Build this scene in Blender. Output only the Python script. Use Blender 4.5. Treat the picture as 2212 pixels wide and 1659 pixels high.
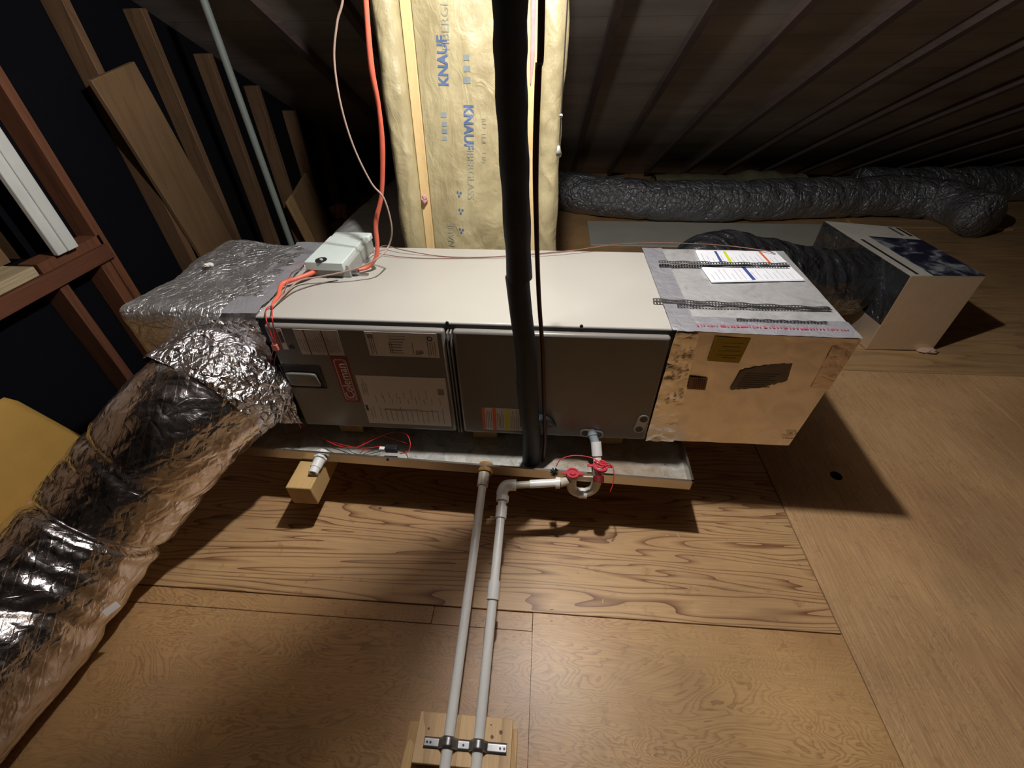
import bpy, bmesh, math, random
import numpy as np
from mathutils import Vector, Matrix, noise
random.seed(7)
SC = bpy.context.scene
C = SC.collection
for o in list(bpy.data.objects): bpy.data.objects.remove(o)

# ------------------------------------------------------------------ camera, world, exposure
CAMF, YAW, PITCH, ROLL = 955.4, -0.0823, 0.6965, -0.0143
CAMP = np.array([0.8566, -1.0798, 1.1178])
def cam_axes():
    cy, sy, cp, sp = math.cos(YAW), math.sin(YAW), math.cos(PITCH), math.sin(PITCH)
    f = np.array([sy*cp, cy*cp, -sp]); r = np.array([cy, -sy, 0]); u = np.cross(r, f)
    c, s = math.cos(ROLL), math.sin(ROLL)
    return np.array([c*r+s*u, -s*r+c*u, f])
AX = cam_axes()
cd = bpy.data.cameras.new('camera'); cam = bpy.data.objects.new('camera', cd); C.objects.link(cam)
cd.sensor_fit = 'HORIZONTAL'; cd.sensor_width = 36; cd.lens = CAMF/2212*36; cd.clip_start = .02; cd.clip_end = 60
mw = Matrix.Identity(4)
for i in range(3):
    mw[i][0] = AX[0][i]; mw[i][1] = AX[1][i]; mw[i][2] = -AX[2][i]; mw[i][3] = CAMP[i]
cam.matrix_world = mw
SC.camera = cam
W = bpy.data.worlds.new('world'); SC.world = W; W.use_nodes = True
W.node_tree.nodes['Background'].inputs[0].default_value = (.8, .85, 1, 1)
W.node_tree.nodes['Background'].inputs[1].default_value = 0.001
SC.view_settings.view_transform = 'Standard'; SC.view_settings.look = 'None'
SC.view_settings.gamma = 1; SC.view_settings.use_curve_mapping = False
SC.view_settings.exposure = 0.0
LAMP = (.85, .0, 1.70); LAMP_STRENGTH = 3000; LAMP_R = .03
FL = -.32          # floor height (the cabinet's underside is z = 0)
H, L, D = .435, 1.23, .524

def at(u, v, ax, val):      # the world point seen at photo pixel (u,v) on the plane axis=val
    q = np.array([(u-1106)/CAMF, (829.5-v)/CAMF, 1.0]) @ AX
    return Vector(CAMP + (val-CAMP[ax])/q[ax]*q)

# ------------------------------------------------------------------ mesh helpers
class MB:
    def __init__(s): s.v = []; s.f = []
    def add(s, vs, fs):
        b = len(s.v); s.v += [Vector(v) for v in vs]; s.f += [[b+i for i in f] for f in fs]; return s
    def box(s, x0, x1, y0, y1, z0, z1, mat=None):
        vs = [Vector((x, y, z)) for z in (z0, z1) for y in (y0, y1) for x in (x0, x1)]
        if mat: vs = [mat @ v for v in vs]
        return s.add(vs, [(0,2,3,1), (4,5,7,6), (0,1,5,4), (2,6,7,3), (0,4,6,2), (1,3,7,5)])
    def hexa(s, c):         # eight corners: bottom four (ccw) then top four
        return s.add(c, [(3,2,1,0), (4,5,6,7), (0,1,5,4), (1,2,6,5), (2,3,7,6), (3,0,4,7)])
    def beam(s, a, b, w, h, up=(0,0,1)):   # rectangular bar from a to b
        a, b = Vector(a), Vector(b); d = (b-a).normalized(); r = d.cross(Vector(up)).normalized(); u = r.cross(d)
        q = [-r*w/2-u*h/2, r*w/2-u*h/2, r*w/2+u*h/2, -r*w/2+u*h/2]
        return s.add([a+x for x in q]+[b+x for x in q], [(3,2,1,0), (4,5,6,7), (0,1,5,4), (1,2,6,5), (2,3,7,6), (3,0,4,7)])
    def tube(s, pts, r, seg=16, cap=True, fn=None, flat=1.0):   # pts: vectors; r: number or list
        P = [Vector(p) for p in pts]; n = len(P); R = r if isinstance(r, (list, tuple)) else [r]*n
        T = [(P[min(i+1, n-1)]-P[max(i-1, 0)]).normalized() for i in range(n)]
        a = T[0].cross(Vector((0,0,1)));
        if a.length < .05: a = T[0].cross(Vector((0,1,0)))
        a.normalize(); vs = []
        for i in range(n):
            a = (a - T[i]*a.dot(T[i])).normalized(); b = T[i].cross(a)
            for k in range(seg):
                t = 2*math.pi*k/seg; rr = R[i]
                d = a*math.cos(t) + b*math.sin(t)*flat
                if fn: rr = fn(i/(n-1), t, rr, P[i]+d*rr)
                vs.append(P[i]+d*rr)
        fs = [(i*seg+k, i*seg+(k+1) % seg, (i+1)*seg+(k+1) % seg, (i+1)*seg+k) for i in range(n-1) for k in range(seg)]
        if cap: fs += [tuple(range(seg-1, -1, -1)), tuple(range((n-1)*seg, n*seg))]
        return s.add(vs, fs)
    def ring(s, a, b, ro, ri, seg=28):   # a hollow pipe piece with wall
        a, b = Vector(a), Vector(b); d = (b-a).normalized(); u = d.orthogonal().normalized(); w = d.cross(u); vs = []
        for p, r in ((a, ri), (a, ro), (b, ro), (b, ri)):
            vs += [p+(u*math.cos(2*math.pi*k/seg)+w*math.sin(2*math.pi*k/seg))*r for k in range(seg)]
        return s.add(vs, [(j*seg+k, j*seg+(k+1) % seg, ((j+1) % 4)*seg+(k+1) % seg, ((j+1) % 4)*seg+k) for j in range(4) for k in range(seg)])
    def grid(s, fn, nu, nv, closed=False):
        vs = [fn(i/nu, j/nv) for j in range(nv+1) for i in range(nu+1)]
        fs = [(j*(nu+1)+i, j*(nu+1)+i+1, (j+1)*(nu+1)+i+1, (j+1)*(nu+1)+i) for j in range(nv) for i in range(nu)]
        return s.add(vs, fs)
    def softbox(s, c, rx, n=24, disp=None):   # c: 8 corners as hexa; rx: rounding 0..1 per axis
        c = [Vector(q) for q in c]
        def tri(x, y, z):
            x, y, z = (x+1)/2, (y+1)/2, (z+1)/2
            lo = c[0]*(1-x)*(1-y)+c[1]*x*(1-y)+c[2]*x*y+c[3]*(1-x)*y
            hi = c[4]*(1-x)*(1-y)+c[5]*x*(1-y)+c[6]*x*y+c[7]*(1-x)*y
            return lo*(1-z)+hi*z
        cen = tri(0,0,0)
        for ax in range(3):
            for sg in (-1, 1):
                def fn(i, j):
                    p = [0,0,0]; p[ax] = sg
                    a, b = (ax+1) % 3, (ax+2) % 3
                    p[a] = (2*i-1)*sg; p[b] = 2*j-1
                    q = [max(-(1-rx[k]), min(1-rx[k], p[k])) for k in range(3)]
                    dd = Vector([(p[k]-q[k])/rx[k] for k in range(3)])
                    if dd.length > 1e-6: dd.normalize()
                    w = tri(*[q[k]+dd[k]*rx[k] for k in range(3)])
                    if disp: w = w + disp(w, (w-cen).normalized())
                    return w
                s.grid(fn, n, n)
        return s
    def mesh(s, name, merge=False):
        me = bpy.data.meshes.new(name); me.from_pydata([tuple(v) for v in s.v], [], s.f); me.update()
        bm = bmesh.new(); bm.from_mesh(me)
        if merge: bmesh.ops.remove_doubles(bm, verts=bm.verts, dist=2e-5)
        bmesh.ops.recalc_face_normals(bm, faces=bm.faces); bm.to_mesh(me); bm.free()
        return me
    def build(s, name, mat, parent=None, smooth=False, bevel=0, merge=False, seg=2):
        me = s.mesh(name, merge); return link(me, name, mat, parent, smooth, bevel, seg)
def link(me, name, mat, parent=None, smooth=False, bevel=0, seg=2):
    me.materials.clear(); me.materials.append(mat)
    if smooth or bevel:
        me.shade_smooth() if hasattr(me, 'shade_smooth') else None
        if bevel and not smooth: me.set_sharp_from_angle(angle=math.radians(40))
        if smooth == 'auto': me.set_sharp_from_angle(angle=math.radians(40))
    o = bpy.data.objects.new(name, me); C.objects.link(o)
    if parent:
        o.parent = parent
        o.matrix_parent_inverse = parent.matrix_basis.inverted()
    if bevel:
        b = o.modifiers.new('bevel', 'BEVEL'); b.width = bevel; b.segments = seg; b.limit_method = 'ANGLE'; b.angle_limit = .6
    return o
def tag(o, label, cat, group=None, kind=None):
    if label: o['label'] = label
    if cat: o['category'] = cat
    if group: o['group'] = group
    if kind: o['kind'] = kind
    return o
def thing(name, label, cat, loc=(0,0,0), group=None):
    o = bpy.data.objects.new(name, None); o.empty_display_size = .05; C.objects.link(o); o.location = loc
    return tag(o, label, cat, group)
def struct(o): o['kind'] = 'structure'; return o
def cr(pts, n=8):           # Catmull-Rom through points
    P = [Vector(p) for p in pts]; P = [P[0]*2-P[1]]+P+[P[-1]*2-P[-2]]; out = []
    for i in range(1, len(P)-2):
        a, b, c, d = P[i-1:i+3]
        for k in range(n):
            t = k/n; out.append(.5*((2*b)+(c-a)*t+(2*a-5*b+4*c-d)*t*t+(3*b-a-3*c+d)*t**3))
    out.append(P[-2]); return out
def lerpl(a, n):            # resample a list of numbers to n entries
    return list(np.interp(np.linspace(0, len(a)-1, n), range(len(a)), a))
def nz(p, s, seed=0): return noise.noise(Vector(p)*s+Vector((seed*7.1, seed*3.3, 0)))
def text_mesh(body, size, ext=.0003, off=0, space=1):
    cu = bpy.data.curves.new('t', 'FONT'); cu.body = body; cu.size = size; cu.extrude = ext; cu.offset = off
    cu.align_x = 'CENTER'; cu.align_y = 'CENTER'; cu.space_character = space; cu.resolution_u = 3
    o = bpy.data.objects.new('t', cu); C.objects.link(o)
    bpy.context.view_layer.update()
    me = bpy.data.meshes.new_from_object(o.evaluated_get(bpy.context.evaluated_depsgraph_get()))
    bpy.data.objects.remove(o); bpy.data.curves.remove(cu); return me
def text_on(name, body, size, pos, rot, mat, parent, off=0, scale=(1,1,1), space=1):
    me = text_mesh(body, size, off=off, space=space)
    me.transform(Matrix.Translation(Vector(pos)) @ rot @ Matrix.Diagonal((*scale, 1)))
    me.name = name
    return link(me, name, mat, parent)
RX = Matrix.Rotation(math.pi/2, 4, 'X')      # a text faces the camera side (-Y)
def RZ(a): return Matrix.Rotation(math.radians(a), 4, 'Z')

# ------------------------------------------------------------------ materials
class NT:
    def __init__(s, name):
        s.m = bpy.data.materials.new(name); s.m.use_nodes = True; s.t = s.m.node_tree; s.b = s.t.nodes['Principled BSDF']
    def n(s, typ, **kw):
        nd = s.t.nodes.new('ShaderNode'+typ)
        for k, v in kw.items():
            if k.startswith('_'): setattr(nd, k[1:], v)
            else: s.set(nd.inputs[k if not k[0] == 'i' or not k[1:].isdigit() else int(k[1:])], v)
        return nd
    def set(s, sock, v):
        if isinstance(v, bpy.types.NodeSocket): s.t.links.new(v, sock)
        elif isinstance(v, bpy.types.Node): s.t.links.new(v.outputs[0], sock)
        elif isinstance(v, (tuple, list)) and len(v) == 3 and sock.type == 'RGBA': sock.default_value = (*v, 1)
        else: sock.default_value = v
    def co(s, scale=(1,1,1), rot=(0,0,0), loc=(0,0,0)):
        tc = s.n('TexCoord'); mp = s.n('Mapping', Scale=scale, Rotation=rot, Location=loc)
        s.t.links.new(tc.outputs['Object'], mp.inputs[0]); return mp
    def noise(s, scale, co=None, detail=3, rough=.5, dist=0):
        nd = s.n('TexNoise', Scale=scale, Detail=detail, Roughness=rough, Distortion=dist)
        if co: s.set(nd.inputs['Vector'], co)
        return nd.outputs[0]
    def math(s, op, a, b=0.0, c=None):
        nd = s.n('Math', _operation=op, i0=a, i1=b)
        if c is not None: s.set(nd.inputs[2], c)
        return nd.outputs[0]
    def ramp(s, fac, stops, interp='LINEAR'):
        nd = s.n('ValToRGB', i0=fac); r = nd.color_ramp; r.interpolation = interp
        while len(r.elements) < len(stops): r.elements.new(.5)
        for e, (p, c) in zip(r.elements, stops):
            e.position = p; e.color = (*c, 1) if not isinstance(c, (int, float)) else (c, c, c, 1)
        return nd.outputs[0]
    def mix(s, fac, a, b, typ='MIX'):
        nd = s.n('Mix', _data_type='RGBA', _blend_type=typ, i0=fac)
        s.set(nd.inputs[6], a); s.set(nd.inputs[7], b); return nd.outputs[2]
    def bump(s, h, strength=.3, dist=.01, normal=None):
        nd = s.n('Bump', Strength=strength, Distance=dist, Height=h)
        if normal: s.set(nd.inputs['Normal'], normal)
        s.set(s.b.inputs['Normal'], nd.outputs[0]); return nd.outputs[0]
    def out(s, color=None, rough=None, metal=None, **kw):
        if color is not None: s.set(s.b.inputs['Base Color'], color)
        if rough is not None: s.set(s.b.inputs['Roughness'], rough)
        if metal is not None: s.set(s.b.inputs['Metallic'], metal)
        for k, v in kw.items(): s.set(s.b.inputs[k.replace('_', ' ')], v)
        return s.m
def srgb(r, g, b):
    f = lambda x: (x/255/12.92 if x/255 <= .04045 else ((x/255+.055)/1.055)**2.4)
    return (f(r), f(g), f(b))
def plain(name, c, rough=.5, metal=0, var=.12, sc=14, bump=.0, **kw):
    n = NT(name); v = n.noise(sc, n.co(), 4); k = n.ramp(v, [(.3, 1-var), (.7, 1.0)])
    col = n.mix(1.0, c, k, 'MULTIPLY')
    if bump: n.bump(n.noise(sc*4, n.co(), 3), bump, .003)
    return n.out(col, rough, metal, **kw)
def wood(name, base, dark, axis='x', rings=10, contrast=.6, rough=.6, fibre=.25, stretch=.12, blot=.25, seed=0, band=(.0, .18, .5), wscale=6, spec=.5, bump=.15, det=2.5, dist=.25, patchy=0, red=0):
    n = NT(name)
    st = {'x': (stretch, 1, 1), 'y': (1, stretch, 1), 'z': (1, 1, stretch)}[axis]
    co = n.co(st, loc=(seed*3.7, seed*1.3, seed*2.1))
    f = n.noise(wscale, co, det, .45, dist)
    w = n.math('FRACT', n.math('MULTIPLY', f, float(rings)))
    lines = n.ramp(w, [(band[0], 1.0), (band[1], .35), (band[2], 0.0), (1, .12)])
    fi = n.noise(260, n.co({'x': (.03, 1, 1), 'y': (1, .03, 1), 'z': (1, 1, .03)}[axis]), 2)
    bl = n.noise(2.2, n.co(loc=(seed, 0, 0)), 4)
    lf = n.math('MULTIPLY', lines, contrast)
    if patchy: lf = n.math('MULTIPLY', lf, n.ramp(n.noise(3.1, n.co((1,1,1), loc=(seed*5, 2, 0)), 3), [(.36, 1-patchy), (.6, 1.0)]))
    if red: base = n.mix(n.ramp(n.noise(1.7, n.co(loc=(seed*9, 0, 0)), 4, .6), [(.45, 0.0), (.7, red)]), base, srgb(176,112,78))
    c = n.mix(lf, base, dark)
    if patchy:
        sp = n.ramp(n.noise(24, n.co(loc=(3, seed, 0)), 5, .65), [(.60, 0.0), (.72, .35)]); c = n.mix(sp, c, dark)
    c = n.mix(1.0, c, n.ramp(fi, [(.3, 1-fibre), (.7, 1.0)]), 'MULTIPLY')
    c = n.mix(1.0, c, n.ramp(bl, [(.3, 1-blot), (.7, 1.0)]), 'MULTIPLY')
    n.bump(fi, bump, .001)
    n.out(c, rough); n.b.inputs['Specular IOR Level'].default_value = spec
    return n.m
def foil(name, base=(.78,.78,.82), rough=.22, crinkle=.5, big=.4, dirt=.0, sc=22, metal=1.0, scrim=0, dcol=(.25,.24,.23), bd=.02):
    n = NT(name); co = n.co()
    a = n.n('TexVoronoi', _feature='DISTANCE_TO_EDGE', Scale=sc); dv = n.noise(7, co, 3)
    warp = n.n('VectorMath', _operation='ADD', i0=co.outputs[0], i1=n.mix(.12, (0,0,0), n.n('TexNoise', Vector=co.outputs[0], Scale=9.0, Detail=3.0).outputs[1]))
    n.set(a.inputs['Vector'], warp.outputs[0])
    e = n.ramp(a.outputs['Distance'], [(0, 0.0), (.16, .8), (.4, 1.0)])
    fine = n.noise(sc*3.2, n.co((1,1,1)), 4, .6, 1.2)
    h = n.math('ADD', n.math('MULTIPLY', e, .5), n.math('MULTIPLY', fine, .55))
    nb = n.n('Bump', Strength=big, Distance=bd*1.6, Height=n.noise(6, co, 3, .5, .6))
    if scrim:
        w1 = n.n('TexWave', Scale=scrim, Vector=n.co(rot=(0,.6,.7)).outputs[0]); w1.wave_profile = 'SAW'
        w2 = n.n('TexWave', Scale=scrim, Vector=n.co(rot=(.3,-.5,-.6)).outputs[0]); w2.wave_profile = 'SAW'
        sm = n.math('ADD', n.ramp(w1.outputs['Fac'], [(0, 1.0), (.08, 0.0)]), n.ramp(w2.outputs['Fac'], [(0, 1.0), (.08, 0.0)]))
        h = n.math('ADD', h, n.math('MULTIPLY', sm, .12))
    n.bump(h, crinkle, bd*.35, nb.outputs[0])
    col = base
    n.b.inputs['Metallic'].default_value = metal
    if dirt:
        dm = n.ramp(n.noise(16, n.co(), 5, .6, .8), [(.38, 0.0), (.66, 1.0)])
        col = n.mix(n.math('MULTIPLY', dm, dirt), base, dcol)
        n.set(n.b.inputs['Roughness'], n.math('ADD', n.math('MULTIPLY', dm, .3*dirt+.1), rough))
        n.b.inputs['Metallic'].default_value = metal; n.set(n.b.inputs['Base Color'], col); return n.m
    return n.out(col, rough, metal)

# ---- material set
PLY_BAND = wood('plywood_bold_grain', srgb(214,174,124), srgb(112,62,36), 'x', 24, .95, .42, .16, .09, .25, 1, (.0,.2,.42), 6, .5, det=3.0, dist=.4, patchy=.2, red=.25)
PLY_FINE = wood('plywood_fine_grain', srgb(212,170,116), srgb(142,94,56), 'x', 40, .65, .40, .14, .36, .40, 2, (.0,.3,.6), 7.5, .5, det=4.5, dist=.7, patchy=.6, red=.35)
PLY_ROUGH = wood('plywood_rough', srgb(228,184,132), srgb(158,112,70), 'y', 30, .4, .6, .3, .35, .3, 3, (.0,.35,.7), 11, det=4.5, dist=.9, patchy=.6, red=.3)
PLANK = wood('plank', srgb(208,168,118), srgb(120,84,52), 'x', 9, .5, .6, .25, .1, .3, 4)
PINE = wood('pine', srgb(214,178,122), srgb(170,120,70), 'x', 6, .5, .55, .15, .1, .15, 5)
STUDW = wood('old_stud', srgb(120,90,62), srgb(88,54,34), 'z', 8, .5, .7, .3, .08, .4, 6)
REDW = wood('red_stud', srgb(124,76,48), srgb(74,40,24), 'z', 8, .5, .7, .3, .08, .3, 7)
BOARDW = wood('loose_board', srgb(134,104,72), srgb(96,70,46), 'z', 7, .35, .65, .2, .1, .35, 8)
RAFTW = wood('rafter_wood', srgb(94,76,70), srgb(68,50,44), 'y', 6, .4, .8, .3, .06, .3, 9)
BLOCKW = wood('beam_wood', srgb(222,184,124), srgb(150,105,55), 'y', 5, .45, .6, .15, .1, .2, 10)
STUDPINE = wood('new_stud', srgb(226,196,140), srgb(196,150,90), 'z', 5, .4, .6, .12, .06, .1, 11)
SCRAP = wood('scrap_wood', srgb(232,196,146), srgb(150,110,70), 'y', 4, .5, .6, .15, .1, .2, 12)
def deckmat():
    n = NT('roof_deck'); sep = n.n('SeparateXYZ', Vector=n.co().outputs[0])
    w = n.math('FRACT', n.math('MULTIPLY', sep.outputs[1], 1/.165))
    ln = n.ramp(w, [(0, 1.0), (.03, 0.0), (.97, 0.0), (1, 1.0)])
    b = n.ramp(n.noise(5, n.co((.3,1,1)), 5), [(.3, srgb(118,110,104)), (.7, srgb(150,141,134))])
    return n.out(n.mix(n.math('MULTIPLY', ln, .4), b, (.02,.015,.012)), .8)
DECK = deckmat()
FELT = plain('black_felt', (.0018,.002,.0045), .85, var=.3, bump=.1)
def kraft():
    n = NT('kraft_paper')
    c = n.ramp(n.noise(9, n.co((1,1,.5)), 5, .6), [(.3, srgb(150,136,100)), (.7, srgb(180,168,130))])
    h = n.math('ADD', n.noise(14, n.co((1,1,.5)), 4, .55, 1.5), n.math('MULTIPLY', n.noise(60, n.co(), 3), .25))
    n.bump(h, .4, .02); return n.out(c, .5)
KRAFT = kraft()
PINK = plain('pink_fibreglass', srgb(214,160,160), .95, var=.3, sc=40, bump=.6)
CABINET = plain('grey_enamel', srgb(176,173,165), .33, var=.05, sc=5)
PANELM = plain('grey_enamel_shaded', srgb(126,122,116), .26, var=.05, sc=5)  # cabinet enamel darkened: shade on the front doors put into the colour
DARKG = plain('dark_gap', (.02,.02,.018), .5)
FOILW = foil('foil_wrap', (.84,.83,.84), .34, .8, .5, .15, 24, .97, scrim=22, bd=.02)
FOILD = foil('foil_duct', (.84,.80,.80), .2, .32, .45, .0, 15, scrim=14, bd=.03)
FOILB = foil('foil_board', (.80,.80,.80), .38, .3, .2, .6, 14, .6, dcol=(.17,.17,.165), bd=.01)
FOILF = foil('foil_board_front', (.86,.78,.70), .30, .22, .15, .12, 10, 1.0, bd=.01)
FOILC = foil('foil_collar', (.84,.82,.84), .2, .9, .6, .0, 22, scrim=14, bd=.03)
FOILT = foil('foil_tape', (.74,.74,.80), .3, .5, .4, .0, 26, .72, bd=.012)
BLACKF = foil('black_foil_duct', (.24,.245,.26), .3, .7, .6, .0, 15, .55, scrim=10, bd=.07)
BLACKF.node_tree.nodes['Principled BSDF'].inputs['Coat Weight'].default_value = 1; BLACKF.node_tree.nodes['Principled BSDF'].inputs['Coat Roughness'].default_value = .07
for l in list(BLACKF.node_tree.links):
    if l.to_socket.name == 'Normal' and l.to_node.type == 'BSDF_PRINCIPLED': BLACKF.node_tree.links.new(l.from_socket, l.to_node.inputs['Coat Normal']); break
BLACKS = foil('black_sleeve_duct', (.04,.042,.048), .25, .6, .9, .0, 11, .3, bd=.05)
BLACKS.node_tree.nodes['Principled BSDF'].inputs['Coat Weight'].default_value = 1; BLACKS.node_tree.nodes['Principled BSDF'].inputs['Coat Roughness'].default_value = .08
for l in list(BLACKS.node_tree.links):
    if l.to_socket.name == 'Normal' and l.to_node.type == 'BSDF_PRINCIPLED': BLACKS.node_tree.links.new(l.from_socket, l.to_node.inputs['Coat Normal']); break
GREYF = foil('grey_duct', (.42,.42,.40), .6, .3, .6, .3, 14, .15, bd=.03)
RUBBER = plain('black_foam', (.030,.036,.046), .62, var=.25, sc=30, bump=.1)
COPPER = plain('dull_copper', srgb(78,50,42), .45, .4, var=.3)
PVC = plain('white_pvc', srgb(240,240,236), .3, var=.06)
PVCG = plain('grey_pvc', srgb(150,160,166), .35)
PVCU = plain('aged_pvc', srgb(204,196,178), .35)
REDP = plain('red_plastic', srgb(196,58,72), .35)
BRASS = plain('stained_fitting', srgb(170,126,70), .4, .2)
STEEL = plain('galvanised_strap', (.36,.36,.37), .38, .9, var=.3, sc=30)
DSTEEL = plain('dark_strap', (.10,.10,.10), .4, .8, var=.3, sc=30)
JBOX = plain('pale_grey_box', srgb(196,206,202), .4, var=.05)
JBOXD = plain('grey_box_side', srgb(150,152,148), .4)
ORANGE = plain('orange_jacket', srgb(222,106,82), .45)
REDWIRE = plain('red_wire', srgb(214,50,46), .4)
BROWNWIRE = plain('brown_wire', srgb(128,90,76), .5)
TSTAT = plain('white_brown_cable', srgb(176,150,136), .5, var=.3, sc=4)
BLACKP = plain('black_plastic', (.02,.02,.022), .35)
WHITEP = plain('white_paint', srgb(214,216,210), .5, var=.12, sc=10)
PAPER = plain('white_paper', srgb(238,240,246), .55, var=.03)
LABEL = plain('label_paper', srgb(205,196,186), .4, var=.06)
LABELW = plain('label_white', srgb(226,220,214), .35, var=.04)
INK = plain('print_ink', srgb(88,80,76), .6)
INKL = plain('pale_print', srgb(150,140,134), .6)
BLUEINK = plain('blue_print', srgb(84,104,140), .6)
PALEBLUE = plain('pale_blue_ink', srgb(132,142,142), .6)
BLUEBAR = plain('blue_bar', srgb(70,84,150), .5)
YELBAR = plain('yellow_bar', srgb(214,220,50), .5)
ORBAR = plain('orange_bar', srgb(230,110,60), .5)
GHOST = plain('pale_blue_print', srgb(150,150,132), .6)
REDB = plain('badge_red', srgb(150,28,28), .35)
REDPR = plain('red_print', srgb(176,84,106), .4)
YELST = plain('yellow_sticker', srgb(190,160,20), .45, var=.08)
TORN = plain('torn_grey_label', srgb(136,124,112), .7, var=.1)
YELLOW = plain('yellow_board', srgb(188,148,72), .7, var=.1, bump=.05)
CONDUIT = plain('grey_conduit', srgb(116,122,116), .55)
FLUFF = plain('white_fluff', srgb(230,228,220), .9)
CHAINM = plain('chain_white', srgb(230,228,220), .4)
def panmat():
    n = NT('galvanised_pan')
    a = n.ramp(n.noise(14, n.co(), 6, .65, 1.2), [(.3, srgb(150,148,140)), (.6, srgb(206,204,196))])
    st = n.ramp(n.noise(5, n.co(), 4, .6), [(.48, 0.0), (.66, 1.0)])
    sp = n.ramp(n.noise(70, n.co(), 2), [(.66, 0.0), (.72, 1.0)])
    c = n.mix(n.math('MULTIPLY', st, .55), a, srgb(150,112,66)); c = n.mix(n.math('MULTIPLY', sp, .6), c, srgb(70,60,50))
    return n.out(c, .45, .15)
PAN = panmat()
PANF = plain('galvanised_rim', (.62,.58,.52), .3, .95, var=.15, sc=8)
def cloudprint():
    n = NT('printed_picture')
    c = n.ramp(n.noise(9, n.co((1,1,1), rot=(0,0,.6)), 5, .6, .8), [(.44, srgb(36,37,58)), (.52, srgb(72,76,92)), (.6, srgb(150,156,160)), (.75, srgb(120,124,130))])
    return n.out(c, .3)
CLOUD = cloudprint()
def clearmat():
    n = NT('cloudy_clear_plastic'); n.out((.92,.89,.80), .22)
    n.b.inputs['Transmission Weight'].default_value = .45; n.b.inputs['IOR'].default_value = 1.3; return n.m
CLEAR = clearmat()
GREYSHEET = plain('grey_board', srgb(190,188,176), .7, var=.12, sc=4)
def emit():
    n = NT('lit_bulb'); n.b.inputs['Emission Color'].default_value = (1,.97,.94,1)
    n.b.inputs['Emission Strength'].default_value = LAMP_STRENGTH; return n.m
BULB = emit()

FELT.node_tree.nodes['Principled BSDF'].inputs['Specular IOR Level'].default_value = .15
DARKDECK = plain('low_bounce_deck', srgb(52,44,40), .8)  # colour darkened to cut bounce light from rear slope, back and right walls
# ------------------------------------------------------------------ shell
def board(name, x0, x1, y0, y1, mat, th=.02):
    return struct(MB().box(x0, x1, y0, y1, FL-th, FL).build(name, mat, bevel=.0015, seg=1))
g = .0022
board('floor', -1.1, 1.79-g, -.475+g, .745-g, PLY_BAND)
board('floor', -1.1, .55, -.53+g/2, -.475-g/2, PLY_FINE)
struct(MB().box(-1.1, .862, -1.75, -.53-g/2, FL-.02, FL).build('floor', PLY_FINE))
board('floor', .55+g/2, .862, -.53, -.475-g/2, PLY_FINE)
struct(MB().box(.8632, 1.79-g, -1.75, -.475-g/2, FL-.02, FL).build('floor', PLY_FINE))
board('floor', 1.79+g, 3.0, -1.75, .85-g, PLY_ROUGH)
board('floor', 3.0+g, 6.9, -1.75, .85-g, PLY_ROUGH)
board('floor', -1.1, 1.79-g, -4.2, -1.75-g, PLY_FINE)
board('floor', 1.79+g, 6.9, -4.2, -1.75-g, PLY_ROUGH)
ys = [.745, 1.06, 1.33, 1.78, 2.32, 2.62, 3.05, 3.5, 4.6]
board('floor', -1.1, 1.79-g, .745+g, 1.96-g, PLY_FINE)
board('floor', -1.1, 1.79-g, 1.96+g, 4.6, PLY_FINE)
ys = [.85, 1.05, 1.30, 1.76, 2.31, 2.86, 3.2, 4.6]
for i in range(len(ys)-1):
    m = PLANK.copy(); mp = [q for q in m.node_tree.nodes if q.type == 'MAPPING'];
    for q in mp: q.inputs['Location'].default_value = (i*2.3, i*1.7, i)
    m.name = 'plank_wood'
    board('floor', 1.79+g, 6.9, ys[i]+g, ys[i+1]-g, m)
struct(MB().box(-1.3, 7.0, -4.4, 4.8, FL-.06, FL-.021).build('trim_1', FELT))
# subfloor drop is hidden; ceiling: deck boards on two slopes, each rafter its own timber
def roofz(y): return 1.875-.499*y
RN = Vector((0, .4466, .8949))
dk = .052
def slab(name, a, b, x0, x1, mat, th=.02):   # a,b = (y,z) ends of underside
    n = Vector((0, -(b[1]-a[1]), b[0]-a[0])).normalized()
    if n.z < 0: n = -n
    lo = [(x0, a[0], a[1]), (x1, a[0], a[1]), (x1, b[0], b[1]), (x0, b[0], b[1])]
    return MB().hexa([Vector(q) for q in lo]+[Vector(q)+n*th for q in lo]).build(name, mat)
RY = -1.6; ridge = roofz(RY)+dk
struct(slab('ceiling', (RY, ridge), (4.75, roofz(4.75)+dk), -1.3, 7.0, DECK))
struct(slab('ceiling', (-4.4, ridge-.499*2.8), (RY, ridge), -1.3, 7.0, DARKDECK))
LBL = ['roof rafter running beside the kraft insulation', 'roof rafter left of the pull chain line']
for k in range(-5, 14):
    x = 1.135+.4075*k
    if x < -.75: continue
    ra = MB().beam((x, RY+.02, roofz(RY+.02)+dk/2), (x, 4.35, roofz(4.35)+dk/2), .04, dk*.8949, up=(0,0,1)).build('roof_rafter', RAFTW)
    if k == 0: lb = 'dark roof rafter nearest the pull chain, first right of the kraft insulation'
    elif k == 1: lb = 'grey lit roof rafter catching light, second right of the kraft insulation'
    elif k > 1: lb = 'dark reddish roof rafter, %s right of the pull chain' % ['third','fourth','fifth','sixth','seventh','eighth','ninth','tenth','eleventh','twelfth','thirteenth','fourteenth'][k-2]
    else: lb = 'dim roof rafter, %s left of the lit kraft insulation, above the air handler' % ['first','second','third','fourth','fifth'][-k-1]
    tag(ra, lb, 'rafter', 'roof rafters under the sloping deck')
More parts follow.
